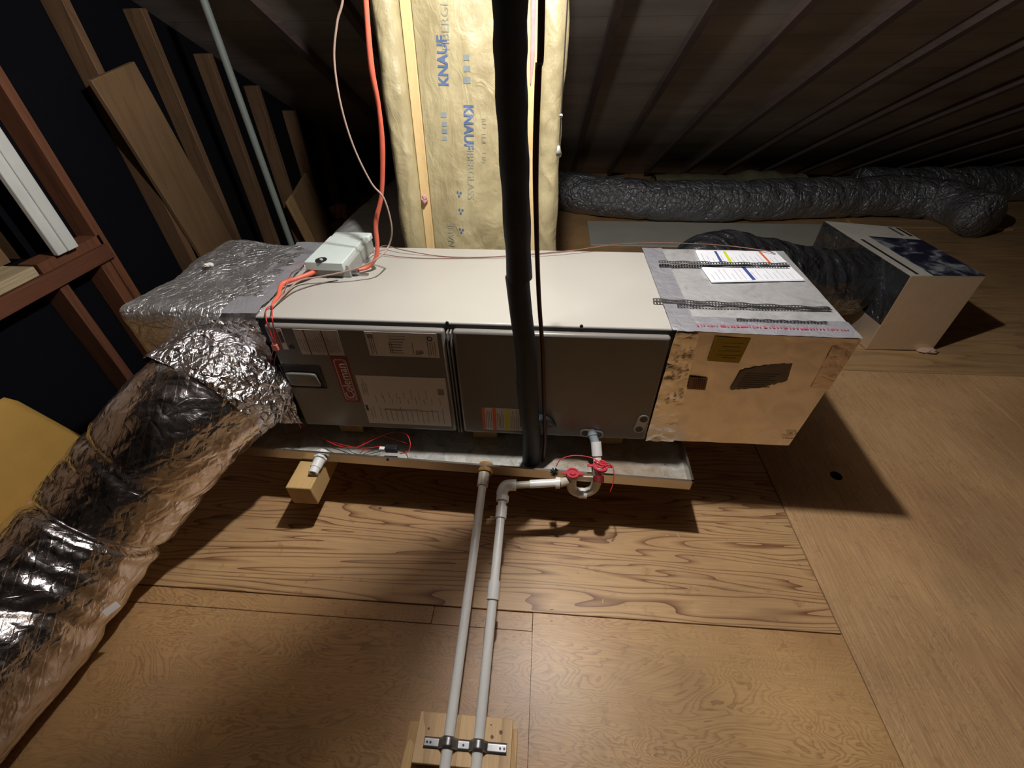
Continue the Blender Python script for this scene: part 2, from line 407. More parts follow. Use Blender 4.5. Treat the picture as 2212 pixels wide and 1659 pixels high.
# gable wall on the left
WX = -1.09
wl = MB()
op = (-1.4, .36, .43, 1.5)      # opening y0,y1,z0,z1
wl.box(WX-.02, WX, op[1], 4.6, FL, 2.7).box(WX-.02, WX, -4.2, op[0], FL, 2.7).box(WX-.02, WX, op[0], op[1], FL, op[2]).box(WX-.02, WX, op[0], op[1], op[3], 2.7)
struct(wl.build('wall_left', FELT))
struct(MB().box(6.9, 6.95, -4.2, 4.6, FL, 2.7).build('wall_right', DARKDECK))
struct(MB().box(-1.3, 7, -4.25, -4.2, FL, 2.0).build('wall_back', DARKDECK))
# recess of the opening
MBj = MB().box(-1.5, WX, op[1], op[1]+.02, op[2], op[3]).box(-1.5, WX, op[0]-.02, op[0], op[2], op[3]).box(-1.5, WX, op[0], op[1], op[3], op[3]+.02).box(-1.52, -1.5, op[0], op[1], op[2]-.02, op[3])
struct(MBj.build('window_1', BOARDW))
tag(MB().box(-1.5, -1.0, -1.4, .30, .395, .432).build('sill_board', wood('sill_wood', srgb(196,176,140), srgb(140,120,84), 'y', 6, .4, .7, .3, .1, .3, 15), bevel=.004), 'pale dusty sill board inside the wall opening at left edge', 'board')
tag(MB().box(-1.075, -.985, -1.4, .60, .335, .394).build('wall_crossbeam', wood('red_beam', srgb(112,66,42), srgb(70,38,22), 'y', 6, .5, .7, .3, .1, .4, 16), bevel=.003), 'reddish brown horizontal crossbeam on left wall under the opening', 'beam')
tag(MB().box(-1.075, -1.0, .432-.12, .60, .395, .432).build('sill_block', REDW), 'short red block on the crossbeam beside the white trim', 'block')
wt = thing('white_trim_board', 'white painted trim board standing upright on the sill at left edge', 'trim board', (-.98, .42, .435))
MB().box(-.998, -.978, .385, .475, .434, 1.8).build('trim_face', WHITEP, wt, bevel=.003)
MB().box(-.978, -.970, .425, .472, .436, 1.8).build('trim_moulding', WHITEP, wt, bevel=.003)
bm_ = MB().hexa([Vector(v) for v in [(-1.22,-.3,.56),(-1.19,-.3,.56),(-1.19,.37,.60),(-1.22,.37,.60),(-1.22,-.3,1.0),(-1.19,-.3,1.0),(-1.19,.37,1.1),(-1.22,.37,1.1)]])
tag(bm_.build('torn_board', BOARDW, bevel=.005), 'brown rough board set back inside the wall opening', 'board')
tag(MB().box(-1.16, -1.12, .27, .33, .432, .60).build('jamb_block', BOARDW), 'small upright brown wood piece behind the white trim foot', 'block')
pb = MB().softbox([Vector(v) for v in [(-1.3,-.2,.433),(-1.16,-.2,.433),(-1.16,.22,.433),(-1.3,.22,.433),(-1.3,-.2,.60),(-1.2,-.2,.60),(-1.2,.2,.56),(-1.3,.2,.56)]], (.6,.5,.8), 14, lambda w, n: n*nz(w, 14, 3)*.04)
tag(pb.build('plastic_bag', foil('plastic_film', (.35,.33,.36), .2, .7, .4, 0, 20, .2), smooth=True, merge=True), 'crumpled clear plastic film lying inside the wall opening', 'plastic film')
SY = [(.605,'first'), (1.02,'second'), (1.42,'third'), (1.79,'fourth'), (2.16,'fifth'), (2.54,'sixth'), (2.92,'seventh'), (3.32,'eighth')]
desc = {0:'orange brown wall stud right of the white trim, meeting the crossbeam', 1:'dim wall stud whose foot is hidden by the wide leaning board', 2:'brown wall stud just right of the wide leaning board', 3:'brown wall stud left of the grey conduit', 4:'brown wall stud right of the grey conduit', 5:'dim wall stud rising behind the short leaning board', 6:'faint wall stud farther back than the short leaning board', 7:'barely visible last wall stud in the far dark corner'}
for i, (y, w) in enumerate(SY):
    top = roofz(y)-.01
    tag(MB().box(WX+.001, -1.0, y-.019, y+.019, FL, top).build('wall_stud', REDW if i == 0 else STUDW, bevel=.002, seg=1), desc[i], 'stud', 'studs of the left wall')
tag(MB().box(WX+.001, -1.0, .33, .368, FL, .334).build('cripple_stud', REDW, bevel=.002, seg=1), 'short orange brown stud below the crossbeam on left wall', 'stud')
tag(MB().box(WX+.001, -1.0, .60-.068, .60-.02, FL, .334).build('jack_stud', REDW, bevel=.002, seg=1), 'short reddish stud doubled against the first stud below the crossbeam', 'stud')
tag(MB().box(WX+.001, -1.0, -.12, -.082, FL, .334).build('cripple_stud', REDW, bevel=.002, seg=1), 'short red stud under the crossbeam ending behind the yellow board', 'stud')
tag(MB().beam((-.985, 1.256, -.31), (-.985, 1.056, .955), .275, .022, up=(1,0,0)).build('leaning_board', BOARDW, bevel=.003), 'wide brown board leaning on the left wall studs behind foil plenum', 'board')
tag(MB().beam((-.965, 2.34, -.315), (-.985, 2.21, .155), .40, .022, up=(1,0,0)).build('short_board', BOARDW, bevel=.003), 'short square brown board leaning right of the grey conduit', 'board')
tag(MB().beam((-.93, 2.12, -.315), (-.955, 2.015, .14), .10, .018, up=(1,0,0)).build('narrow_board', wood('narrow_wood', srgb(180,146,98), srgb(130,96,60), 'z', 5, .3), bevel=.003), 'narrow paler board leaning between conduit and short square board', 'board')
ca, cb = at(625, 515, 0, -.60), at(440, 0, 0, -.60); dd = (cb-ca).normalized()
tag(MB().tube([ca-dd*(ca.z-FL)/dd.z, ca, cb, cb+dd*((roofz(cb.y)-cb.z)/dd.z*.85)], .0165, 16).build('conduit', CONDUIT, smooth=True), 'grey round conduit standing upright between the foil plenum and left wall studs', 'conduit')
# yellow slab and pink batt at the foot of the left wall
yl = [Vector(q) for q in [(-.985,-.75,FL),(-.93,-.75,FL),(-.90,.03,FL),(-.955,.06,FL),(-.995,-.75,.13),(-.965,-.75,.13),(-.965,-.09,.13),(-.995,-.05,.13)]]
tag(MB().softbox(yl, (.5,.12,.12), 10).build('yellow_slab', YELLOW, smooth=True, merge=True), 'yellow insulation slab leaning at foot of left wall', 'insulation slab')
pk = [Vector(q) for q in [(-.985,-.8,FL+.002),(-.80,-.8,FL+.002),(-.80,-.18,FL+.002),(-.985,-.18,FL+.002),(-.985,-.8,-.15),(-.85,-.8,-.17),(-.85,-.2,-.17),(-.985,-.2,-.16)]]
tag(MB().softbox([q+Vector((.055,0,0)) for q in pk], (.7,.3,.7), 18, lambda w, n: n*nz(w, 20, 5)*.02).build('pink_batt', PINK, smooth=True, merge=True), 'pink fibreglass batt below the yellow slab at left edge', 'insulation')

# ------------------------------------------------------------------ lamp and its pull chain
lm = thing('ceiling_lamp', 'bare lit bulb in a holder under the roof above the pull chain', 'lamp', (LAMP[0], LAMP[1], LAMP[2]+.24))
MB().tube([(LAMP[0], LAMP[1], roofz(LAMP[1])+.06), (LAMP[0], LAMP[1], LAMP[2]+.09)], .05, 24).build('holder', PVC, lm, smooth='auto')
MB().tube([(LAMP[0], LAMP[1], LAMP[2]+.09), (LAMP[0], LAMP[1], LAMP[2]+.045), (LAMP[0], LAMP[1], LAMP[2]+.03)], [.016,.016,.014], 16).build('socket', PVC, lm, smooth='auto')
b_ = bmesh.new(); bmesh.ops.create_icosphere(b_, subdivisions=3, radius=LAMP_R); me = bpy.data.meshes.new('bulb'); b_.to_mesh(me); b_.free(); me.transform(Matrix.Translation(LAMP))
link(me, 'bulb', BULB, lm, smooth=True)
ch = thing('pull_chain', 'thin white lamp pull chain hanging right of the insulated wall', 'pull chain', (.882, .12, .84))
cp = [Vector((LAMP[0]+.045, .0, 1.8)), Vector((.886,.0,1.4)), at(1226,0,1,.0), at(1208,322,1,.0)]
MB().tube(cr(cp, 6), .0016, 6).build('cord', CHAINM, ch, smooth=True)
ck = at(1207,330,1,.0)
MB().tube([ck+Vector((0,0,q)) for q in (.014,.006,-.003,-.008)], [.003,.0045,.007,.005], 14).build('pull_knob', CHAINM, ch, smooth=True)
b_ = bmesh.new(); bmesh.ops.create_icosphere(b_, subdivisions=2, radius=.004); me = bpy.data.meshes.new('bead'); b_.to_mesh(me); b_.free(); me.transform(Matrix.Translation(at(1212,250,1,.0)))
link(me, 'bead', CHAINM, ch, smooth=True)

# ------------------------------------------------------------------ insulated stud wall behind the air handler
def wy(z): return .56+.143*(z+.32)
ZT = 1.44
def batt(name, xl, xr, dep, label, seed, edge=.0, wav=.0):
    def fn(i, j):
        z = FL+(ZT-FL)*j
        a = xl[0]+(xl[1]-xl[0])*j; b = xr[0]+(xr[1]-xr[0])*j
        a += wav*min(0, nz((seed, 0, z), 7, seed)) ; b += edge*nz((seed, 2, z), 6, seed+1)
        x = a+(b-a)*i
        bul = (1-abs(2*i-1)**3)*dep
        cr_ = .010*nz((x*2.2, 0, z*1.3), 5, seed)+.004*nz((x, 0, z), 26, seed)
        s = z*.9+x*1.3+seed
        cr_ -= .007*max(0, 1-abs((s*5 % 1)-.5)*9)*max(0, nz((x, 1, z), 4, seed+4)+.3)
        return Vector((x, wy(z)-bul+cr_*min(1, 4*min(i, 1-i)+.1), z))
    SURF[seed] = fn; SURF[(seed,'x')] = (xl, xr)
    m = MB().grid(fn, 30, 150)
    nv = len(m.v); back = [Vector((v.x, wy(v.z)+.09, v.z)) for v in m.v]
    m.grid(lambda i, j: Vector(((m.v[0].x if False else fn(i, j).x), wy(FL+(ZT-FL)*j)+.09, FL+(ZT-FL)*j)), 30, 150)
    for side in (0, 1): m.grid(lambda i, j: fn(side, j).lerp(Vector((fn(side, j).x, wy(FL+(ZT-FL)*j)+.09, FL+(ZT-FL)*j)), i), 1, 150)
    for t in (0, 1): m.grid(lambda i, j: fn(i, t).lerp(Vector((fn(i, t).x, wy(FL+(ZT-FL)*t)+.09, FL+(ZT-FL)*t)), j), 30, 1)
    return tag(m.build(name, KRAFT, smooth='auto', merge=True), label, 'insulation', 'kraft faced batts in the stud wall')
SURF = {}
bl = batt('kraft_batt', (.285,.262), (.372,.352), .035, 'narrow kraft paper batt left of the left pine stud', 1, wav=.01)
bmid = batt('kraft_batt', (.408,.395), (.786,.765), .018, 'wide kraft paper batt printed in blue between the pine studs', 2)
br = batt('kraft_batt', (.822,.802), (.905,.895), .03, 'kraft paper batt with ragged edge right of the right pine stud', 3, edge=.016)
def stud(xb, xt, label):
    m = MB(); m.hexa([Vector(q) for q in [(xb,wy(FL)-.004,FL),(xb+.034,wy(FL)-.004,FL),(xb+.034,wy(FL)+.088,FL),(xb,wy(FL)+.088,FL),(xt,wy(ZT)-.004,ZT),(xt+.036,wy(ZT)-.004,ZT),(xt+.036,wy(ZT)+.088,ZT),(xt,wy(ZT)+.088,ZT)]])
    return tag(m.build('pine_stud', STUDPINE, bevel=.002, seg=1), label, 'stud', 'pale pine studs of the insulated wall')
stud(.372, .356, 'pale pine stud left of the printed kraft batt')
stud(.787, .766, 'pale pine stud with knot behind the black pipe')
def tuft(name, pos, r, label, seed, sq=(1,1,1), mat=None):
    b = bmesh.new(); bmesh.ops.create_icosphere(b, subdivisions=4, radius=1)
    for v in b.verts:
        k = 1+.55*nz(v.co, 1.7, seed)+.25*nz(v.co, 5, seed+1)
        v.co = Vector((v.co.x*r*k*sq[0]+pos[0], v.co.y*r*k*sq[1]+pos[1], v.co.z*r*k*sq[2]+pos[2]))
    me = bpy.data.meshes.new(name); b.to_mesh(me); b.free()
    return tag(link(me, name, mat or PINK, smooth=True), label, 'insulation')
tz = .60; tuft('pink_tuft', at(917, 430, 1, wy(.57)-.018), .012, 'small pink insulation tuft poking out beside the left pine stud', 3, (.8,.7,1.3))
m = MB().tube(cr([at(1152,-60,1,wy(1.2)-.004), at(1152,60,1,wy(1.1)-.004), at(1150,130,1,wy(1.0)-.004), at(1146,185,1,wy(.9))], 6), lerpl([.009,.009,.008,.002], 19), 10, flat=.6)
tag(m.build('pink_strip', PINK, smooth=True), 'pink insulation strip showing beside the right pine stud', 'insulation')
def conform(me, up=.0016):
    xl, xr = SURF[(2,'x')]
    for v in me.vertices:
        j = (v.co.z-FL)/(ZT-FL); a = xl[0]+(xl[1]-xl[0])*j; b = xr[0]+(xr[1]-xr[0])*j
        v.co.y = SURF[2]((v.co.x-a)/(b-a), j).y-up+(.0004 if v.co.y > 0 else 0)
def bat(u, v):
    p = at(u, v, 1, wy(.9)-.018)
    for _ in range(4): p = at(u, v, 1, wy(p.z)-.018)
    return p
def bprint(body, u, v, size, rot, mat, parent, off=0, sc=(1,1,1), sp=1):
    p = bat(u, v)
    me = text_mesh(body, size, ext=.0002, off=off, space=sp)
    bm = bmesh.new(); bm.from_mesh(me); bmesh.ops.subdivide_edges(bm, edges=[e for e in bm.edges if e.calc_length() > .006], cuts=2); bmesh.ops.triangulate(bm, faces=bm.faces); bm.to_mesh(me); bm.free()
    me.transform(Matrix.Translation(Vector((p.x, 0, p.z))) @ RX @ RZ(rot) @ Matrix.Diagonal((*sc, 1))); me.name = 'printed_text'
    conform(me)
    return link(me, 'printed_text', mat, parent)
bprint('KNAUF', 957, 133, .042, 88, BLUEINK, bmid, .0012, (1,1.15,1), 1.0)
bprint('FIBERGLASS', 962, 30, .036, 88, GHOST, bmid, 0, (1,1,1), 1.0)
bprint('KNAUF', 1012, 275, .042, -92, BLUEINK, bmid, .0012, (1,1.15,1), 1.0)
bprint('FIBERGLASS', 1016, 372, .036, -92, GHOST, bmid, 0, (1,1,1), 1.0)
bprint('R13  11.4  \u2022 3 1/2', 1045, 305, .020, -92, GHOST, bmid, 0)
bprint('KNAUF', 975, 515, .036, 88, GHOST, bmid, .0, (1,1,1), 1.0)
def flatmark(name, pts, mat):
    n = len(pts); me = MB().add([(x, -1, z) for x, z in pts]+[(x, 1, z) for x, z in pts], [tuple(range(n)), tuple(range(2*n-1, n-1, -1))]+[(k, (k+1) % n, n+(k+1) % n, n+k) for k in range(n)]).mesh(name)
    conform(me); return link(me, name, mat, bmid)
for (u, v, s_) in [(1009,173,.012),(1009,148,.011),(1008,124,.010),(958,248,.010),(960,268,.009),(960,283,.010),(961,299,.008)]:
    p = bat(u, v); flatmark('printed_mark', [(p.x-s_, p.z-s_*.75), (p.x+s_, p.z-s_*.75), (p.x+s_, p.z+s_*.75), (p.x-s_, p.z+s_*.75)], PALEBLUE)
for (u, v) in [(992,418),(996,455),(997,497)]:
    p = bat(u, v)
    for k in range(3):
        a = k*2.1+.4; cx, cz = p.x+.007*math.cos(a), p.z+.008*math.sin(a)
        flatmark('printed_dot', [(cx+.0045*math.cos(t*.785), cz+.0045*math.sin(t*.785)) for t in range(8)], BLUEINK)

# ------------------------------------------------------------------ air handler
ah = thing('air_handler', 'long grey horizontal air handler cabinet in the middle of the attic', 'air handler', (0, 0, 0))
MB().box(0, L, 0, D, 0, H).build('cabinet', CABINET, ah, bevel=.004)
YP = -.027
def fr(u0, v0, u1, v1, y): p = at(u0, v0, 1, y); q = at(u1, v1, 1, y); return p.x, q.x, max(q.z, .018), min(p.z, H-.022)
MB().box(.004, L-.004, -.004, 0, .004, H-.004).build('front_flange', DARKG, ah)  # near-black colour stands in for shade on the unlit cabinet front
xa = at(566, 700, 1, YP).x; xb = at(958, 712, 1, YP).x; xc = at(976, 712, 1, YP).x; xd = at(1453, 726, 1, YP).x
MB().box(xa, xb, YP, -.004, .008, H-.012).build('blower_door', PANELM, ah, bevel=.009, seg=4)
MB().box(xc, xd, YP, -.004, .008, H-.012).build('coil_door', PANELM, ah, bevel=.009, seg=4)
rb = MB()
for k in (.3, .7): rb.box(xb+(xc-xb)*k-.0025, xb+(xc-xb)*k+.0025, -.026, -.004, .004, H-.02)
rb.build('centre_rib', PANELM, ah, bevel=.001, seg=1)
for u, v in [(966,697),(1256,704)]:
    q = at(u, v, 1, -.006); MB().tube([q, q+Vector((0,-.004,0))], .005, 12).build('screw', DARKG, ah, smooth='auto')
def lines(parent, r, y, spec, mat=INK, name='printing'):
    m = MB(); rnd = random.Random(int(r[0]*1000)+5)
    for (fx0, fx1, fz0, fz1, n, vert) in spec:       # fractional region, n strokes
        X0 = r[0]+(r[1]-r[0])*fx0; X1 = r[0]+(r[1]-r[0])*fx1; Z0 = r[2]+(r[3]-r[2])*fz0; Z1 = r[2]+(r[3]-r[2])*fz1
        for k in range(n):
            f = (k+.5)/n; a = rnd.uniform(0, .12); b = rnd.uniform(.6, 1)
            if vert: m.box(X0+(X1-X0)*f-.0007, X0+(X1-X0)*f+.0007, y-.0006, y, Z0+(Z1-Z0)*a, Z0+(Z1-Z0)*b)
            else: m.box(X0+(X1-X0)*a, X0+(X1-X0)*b, y-.0006, y, Z0+(Z1-Z0)*f-.0007, Z0+(Z1-Z0)*f+.0007)
    return m.build(name, mat, parent)
def label(name, r, mat=LABEL, y=YP):
    return MB().box(r[0], r[1], y-.0008, y, r[2], r[3]).build(name, mat, ah)
r = fr(592,703,624,755,YP); lb = label('service_label', r, LABELW); lines(lb, r, YP-.0008, [(.1,.9,.3,.95,6,1)])
text_on('printed_letter', 'D', .02, (r[0]+.03, YP-.001, r[2]+.012), RX @ RZ(90), DARKG, lb, off=.001)
r = fr(628,701,745,768,YP); lb = label('warning_label', r); lines(lb, r, YP-.0008, [(.02,.2,.1,.9,3,1),(.26,.6,.05,.95,8,1),(.66,.97,.05,.95,8,1)], INKL)
for f in (.23, .63): MB().box(r[0]+(r[1]-r[0])*f-.002, r[0]+(r[1]-r[0])*f+.002, YP-.0014, YP-.0008, r[2], r[3]).build('red_stripe', plain('brown_red_print', srgb(120,70,56), .5), lb)
r = fr(783,705,950,773,YP); lb = label('rating_label', r, LABELW); lines(lb, r, YP-.0008, [(.03,.12,.05,.95,3,1),(.3,.58,.1,.9,7,0),(.3,.36,.1,.9,2,1),(.62,.66,.1,.9,1,1),(.84,.97,.05,.7,4,1),(.66,.8,.1,.3,4,0)])
MB().box(r[0]+.006, r[0]+.024, YP-.0014, YP-.0008, r[3]-.022, r[3]-.006).build('printed_block', INKL, lb)
MB().ring((r[1]-.022, YP-.0008, r[3]-.018), (r[1]-.022, YP-.0015, r[3]-.018), .009, .005).build('printed_seal', INK, lb)
r = fr(767,810,976,921,YP); lb = label('wiring_label', r, LABELW); lines(lb, r, YP-.0008, [(.03,.1,.6,.95,3,1),(.2,.8,.55,.75,7,1),(.12,.95,.45,.62,9,1),(.05,.12,.1,.4,2,1),(.15,.95,.05,.4,13,1),(.2,.9,.3,.35,2,0)], INKL)
MB().box(r[1]-.03, r[1]-.01, YP-.0014, YP-.0008, r[3]-.07, r[3]-.045).build('printed_block', INKL, lb)
MB().box(r[0]+.004, r[0]+.012, YP-.0014, YP-.0008, r[2]+.06, r[2]+.085).build('printed_bar', INK, lb)
r = fr(1040,880,1133,931,YP)
lb = label('caution_label', r, LABELW); w = (r[1]-r[0]); MB().box(r[0], r[0]+w*.07, YP-.0014, YP-.0008, r[2], r[3]).box(r[0]+w*.25, r[0]+w*.33, YP-.0014, YP-.0008, r[2], r[3]).build('orange_stripe', ORBAR, lb)
MB().box(r[0]+w*.54, r[0]+w*.64, YP-.0014, YP-.0008, r[2], r[3]).build('yellow_stripe', YELBAR, lb)
lines(lb, r, YP-.0008, [(.08,.24,.05,.95,4,1),(.35,.52,.05,.95,5,1),(.66,.97,.05,.95,7,1)], INK)
# the red badge reads upwards
r = fr(716,770,776,868,YP); cxm = (r[0]+r[1])/2; r = (cxm-.026, cxm+.026, r[2], r[3])
bd = MB().box(r[0], r[1], YP-.0015, YP, r[2], r[3]).build('maker_badge', REDB, ah)
cx, cz = (r[0]+r[1])/2, (r[2]+r[3])/2-.0
def capsule(m, cx, cz, hw, hh, y, t):
    pts = []
    rr = hw*.55
    for (sx_, sz_, a0) in [(1,1,0),(-1,1,90),(-1,-1,180),(1,-1,270)]:
        for k in range(6):
            a = math.radians(a0+k*18); pts.append((cx+sx_*(hw-rr)+rr*math.cos(a), cz+sz_*(hh-rr)+rr*math.sin(a)))
    n = len(pts)
    def off(p, t): dx, dz = p[0]-cx, p[1]-cz; return (p[0]-t*(1 if dx > 0 else -1), p[1]-t*(1 if dz > 0 else -1))
    vs = [(a, y, b) for a, b in pts]+[(off(p, t)[0], y, off(p, t)[1]) for p in pts]
    m.add(vs, [(k, (k+1) % n, n+(k+1) % n, n+k) for k in range(n)])
m = MB(); capsule(m, cx, cz, .0205, .085, YP-.0022, .0016); capsule(m, cx, cz, .0175, .080, YP-.0022, .0009); m.build('badge_outline', LABELW, bd)
text_on('badge_text', 'Coleman', .040, (cx+.0015, YP-.0022, cz-.004), RX @ RZ(90), LABELW, bd, off=.0004)
# recessed breaker window
r = fr(607,790,703,836,YP)
hd = MB(); e = .006
hd.box(r[0]-e, r[1]+e, YP-.003, YP, r[3], r[3]+e).box(r[0]-e, r[1]+e, YP-.003, YP, r[2]-e, r[2]).box(r[0]-e, r[0], YP-.003, YP, r[2], r[3]).box(r[1], r[1]+e, YP-.003, YP, r[2], r[3])
hw = hd.build('breaker_window', DARKG, ah, bevel=.001, seg=1)
MB().box(r[0], r[1], YP-.0006, YP+.0, r[2], r[3]).build('window_recess', BLACKP, hw)
MB().softbox([Vector(q) for q in [(r[0]+.008,YP-.006,r[2]+.004),(r[1]-.008,YP-.006,r[2]+.004),(r[1]-.008,YP,r[2]+.004),(r[0]+.008,YP,r[2]+.004),(r[0]+.008,YP-.012,r[3]-.022),(r[1]-.014,YP-.012,r[3]-.022),(r[1]-.014,YP,r[3]-.022),(r[0]+.008,YP,r[3]-.022)]], (.15,.5,.3), 6).build('window_flap', plain('smoky_plastic', srgb(120,118,110), .15), hw, smooth=True, merge=True)
# pipe knockout plates
def plate(u0, v0, u1, v1, name='knockout_plate'):
    a, b = at(u0, v0, 1, YP), at(u1, v1, 1, YP); r0 = .017
    d = (b-a).normalized(); s = Vector((0,1,0)).cross(d)
    m = MB(); n = 10; pts = []
    for c, sg in ((b, 1), (a, -1)):
        for k in range(n+1):
            t = -math.pi/2+math.pi*k/n; pts.append(c+(d*math.cos(t)+s*math.sin(t))*r0*sg)
    m.add([p+Vector((0,-.005,0)) for p in pts]+pts, [tuple(range(len(pts)))]+[(k, (k+1) % len(pts), len(pts)+(k+1) % len(pts), len(pts)+k) for k in range(len(pts))])
    o = m.build(name, plain('plate_grey', srgb(206,204,198), .4), ah)
    for c in (a, b): MB().tube([c+Vector((0,-.0056,0)), c+Vector((0,-.004,0))], r0*.72, 20).build('port_hole', BLACKP, o)
plate(1264, 934, 1292, 937); plate(1390, 904, 1380, 925)
q = at(1263,640,2,H)
# ------------------------------------------------------------------ foil wrapped plenum, left
lp = thing('foil_plenum', 'foil wrapped plenum box at the left end of the air handler', 'plenum', (-.2, .26, .0))
cs = [Vector(v) for v in [(-.455,.0,.02),(.0,.0,.02),(.0,.53,.02),(-.40,.53,.02),(-.455,.0,.45),(.004,.0,H+.008),(.004,.53,H+.008),(-.39,.53,.46)]]
def dl(w, n):
    k = min(1, max(0, -w.x/.08))
    return n*(.010*nz(w, 9, 2)+.006*abs(nz(w, 22, 3))-.003)*k+Vector((0,0,.010*nz(w,4,8)*k))
MB().softbox(cs, (.22,.16,.16), 56, dl).build('wrap', FOILW, lp, smooth=True, merge=True)
MB().grid(lambda i, j: Vector((-.105+.112*i+.01*nz((0,j*4,0),3,1), .0+.53*j, H+.0105+.0035*nz((i,j*9,0),2,5))), 12, 60).build('foil_tape', FOILT, lp, smooth=True)
tuft('white_fluff', at(450, 572, 2, .466), .010, 'small white fluff speck on top of the left foil plenum', 9, (1.6,1.2,.5), FLUFF)
# ------------------------------------------------------------------ big foil flexible duct
fd = thing('foil_flex_duct', 'big crinkled silver flexible duct sagging from the left plenum to the floor', 'duct', (-.5, -.6, FL))
key = [(-.15,.03,.2,.175),(-.16,-.08,.2,.18),(-.24,-.2,.16,.185),(-.36,-.32,.04,.178),(-.46,-.46,-.06,.185),(-.52,-.66,-.115,.2),(-.55,-.9,-.12,.2),(-.58,-1.3,-.12,.2),(-.6,-1.7,-.12,.2)]
NS = 26
pts = cr([k[:3] for k in key], NS); rad = lerpl([k[3] for k in key], len(pts))
pinch = [(.335,.010,.010),(.47,.024,.010),(.62,.012,.012),(.80,.012,.01)]
def dfn(t, a, r, P):
    k = r+.010*nz(P, 5, 1)+.004*abs(nz(P, 16, 2))+.0012*nz(P, 45, 3)
    for (c, d, w) in pinch:
        tt = t+.018*math.sin(a+c*9)+.012*nz((a*.5,c,0), 2, 4)
        k -= d*math.exp(-((tt-c)/w)**2)*(.55+.6*nz((math.cos(a),math.sin(a),c*5), 2.2, 6)+.4)
    k += .012*math.sin(t*150+2*math.sin(a*2))*.35*max(0, nz(P, 4, 7)+.15)
    return k
MB().tube(pts, rad, 160, False, dfn).build('duct_sleeve', FOILD, fd, smooth=True)
def collar(t, a, r, P): return r+.02*nz(P, 9, 12)+.014*abs(nz(P, 22, 13))
MB().tube(cr([(-.16,-.006,.205),(-.162,-.04,.205),(-.175,-.08,.20),(-.19,-.12,.19)], 8), lerpl([.19,.198,.198,.188], 25), 110, False, collar).build('tape_collar', FOILC, fd, smooth=True)
# crumpled foil skirt hiding the front of the plenum box
def skirt(i, j):
    x = -.14+.155*i; z = .0+.43*j
    return Vector((x+.01*nz((i,j*5,0),4,31), -.012-.02*abs(nz((x,0,z), 12, 30))-.035*(1-i)*math.sin(j*3.1), z))
MB().grid(skirt, 30, 70).build('foil_skirt', FOILC, lp, smooth=True)
cl = at(240, 1312, 1, -.62)
tg = MB(); n0 = Vector((.75,-.45,.48)).normalized(); uu = Vector((.45,.8,0)).normalized(); vv = n0.cross(uu)
tg.add([cl+uu*a+vv*b+n0*c for c in (.012,.014) for a, b in ((-.017,-.01),(.017,-.01),(.017,.01),(-.017,.01))], [(3,2,1,0),(4,5,6,7),(0,1,5,4),(1,2,6,5),(2,3,7,6),(3,0,4,7)])
dtag = tg.build('paper_tag', LABELW, fd)

# ------------------------------------------------------------------ foil board plenum, right
rp = thing('duct_board_plenum', 'foil faced duct board box at the right end of the air handler', 'plenum', (1.47, .26, 0))
c8 = [(L+.002,-.012,0),(1.695,-.010,0),(1.70,.55,0),(L+.002,.55,0),(L+.002,-.012,H+.002),(1.712,-.024,H+.002),(1.73,.548,H+.002),(L+.002,.548,H+.002)]
def plate_face(ids, name, mat, nu=30, off=.0, amp=.0015, seed=1):
    a, b, c, d = [Vector(c8[i]) for i in ids]; n = (b-a).cross(d-a).normalized()
    return MB().grid(lambda i, j: a*(1-i)*(1-j)+b*i*(1-j)+c*i*j+d*(1-i)*j+n*(off+amp*nz((i*3,j*3,seed),2.5,seed)), nu, nu).build(name, mat, rp, smooth=True)
MB().hexa([Vector(q) for q in c8]).build('box', FOILF, rp, bevel=.003)
plate_face((4,5,6,7), 'top_face', FOILB, off=.002)
plate_face((0,1,5,4), 'front_face', FOILF, off=.002)
# tape strips with crumples
def strip(a, b, c, d, name, mat, nu, nv, seed, amp=.004, off=.003, nrm=None, par=None):
    a, b, c, d = map(Vector, (a, b, c, d)); n = Vector(nrm) if nrm else (b-a).cross(d-a).normalized()
    return MB().grid(lambda i, j: a*(1-i)*(1-j)+b*i*(1-j)+c*i*j+d*(1-i)*j+n*(off+amp*abs(nz((a*(1-i)*(1-j)+b*i*(1-j)+c*i*j+d*(1-i)*j), 26, seed))), nu, nv).build(name, mat, par or rp, smooth=True)
Z = H+.004
strip((L-.012,-.014,Z),(L+.06,-.014,Z),(L+.06,.55,Z),(L-.012,.55,Z), 'joint_tape', FOILT, 10, 70, 1, .004, .0015, (0,0,1))
tp = strip((L,-.018,Z),(1.715,-.028,Z),(1.716,.055,Z),(L,.065,Z), 'edge_tape', FOILT, 70, 12, 2, .003, .0015, (0,0,1))
strip((L-.008,-.016,.0),(L+.085,-.016,.0),(L+.06,-.016,H),(L-.004,-.016,H), 'corner_tape', foil('crumpled_tape', (.84,.78,.70), .24, .4, .4, 0, 20, bd=.012), 16, 70, 3, .007, .001, (0,-1,0))
strip((1.655,-.020,.26),(1.708,-.022,.26),(1.714,-.024,H),(1.65,-.022,H), 'corner_tape', foil('brown_tape', (.74,.62,.54), .3, .4, .3, 0, 24, bd=.01), 10, 24, 4, .003, .0015, (0,-1,0))
rd = random.Random(3); m = MB()
for k in range(46):
    u = 1.29+.41*k/46+rd.uniform(-.002,.002); m.box(u, u+rd.uniform(.002,.007), .004+rd.uniform(0,.004), .008+rd.uniform(.004,.009), Z+.0045, Z+.0052)
m.build('tape_print', REDPR, tp)
YF = -.0195
def pf(u, v): return at(u, v, 1, YF)
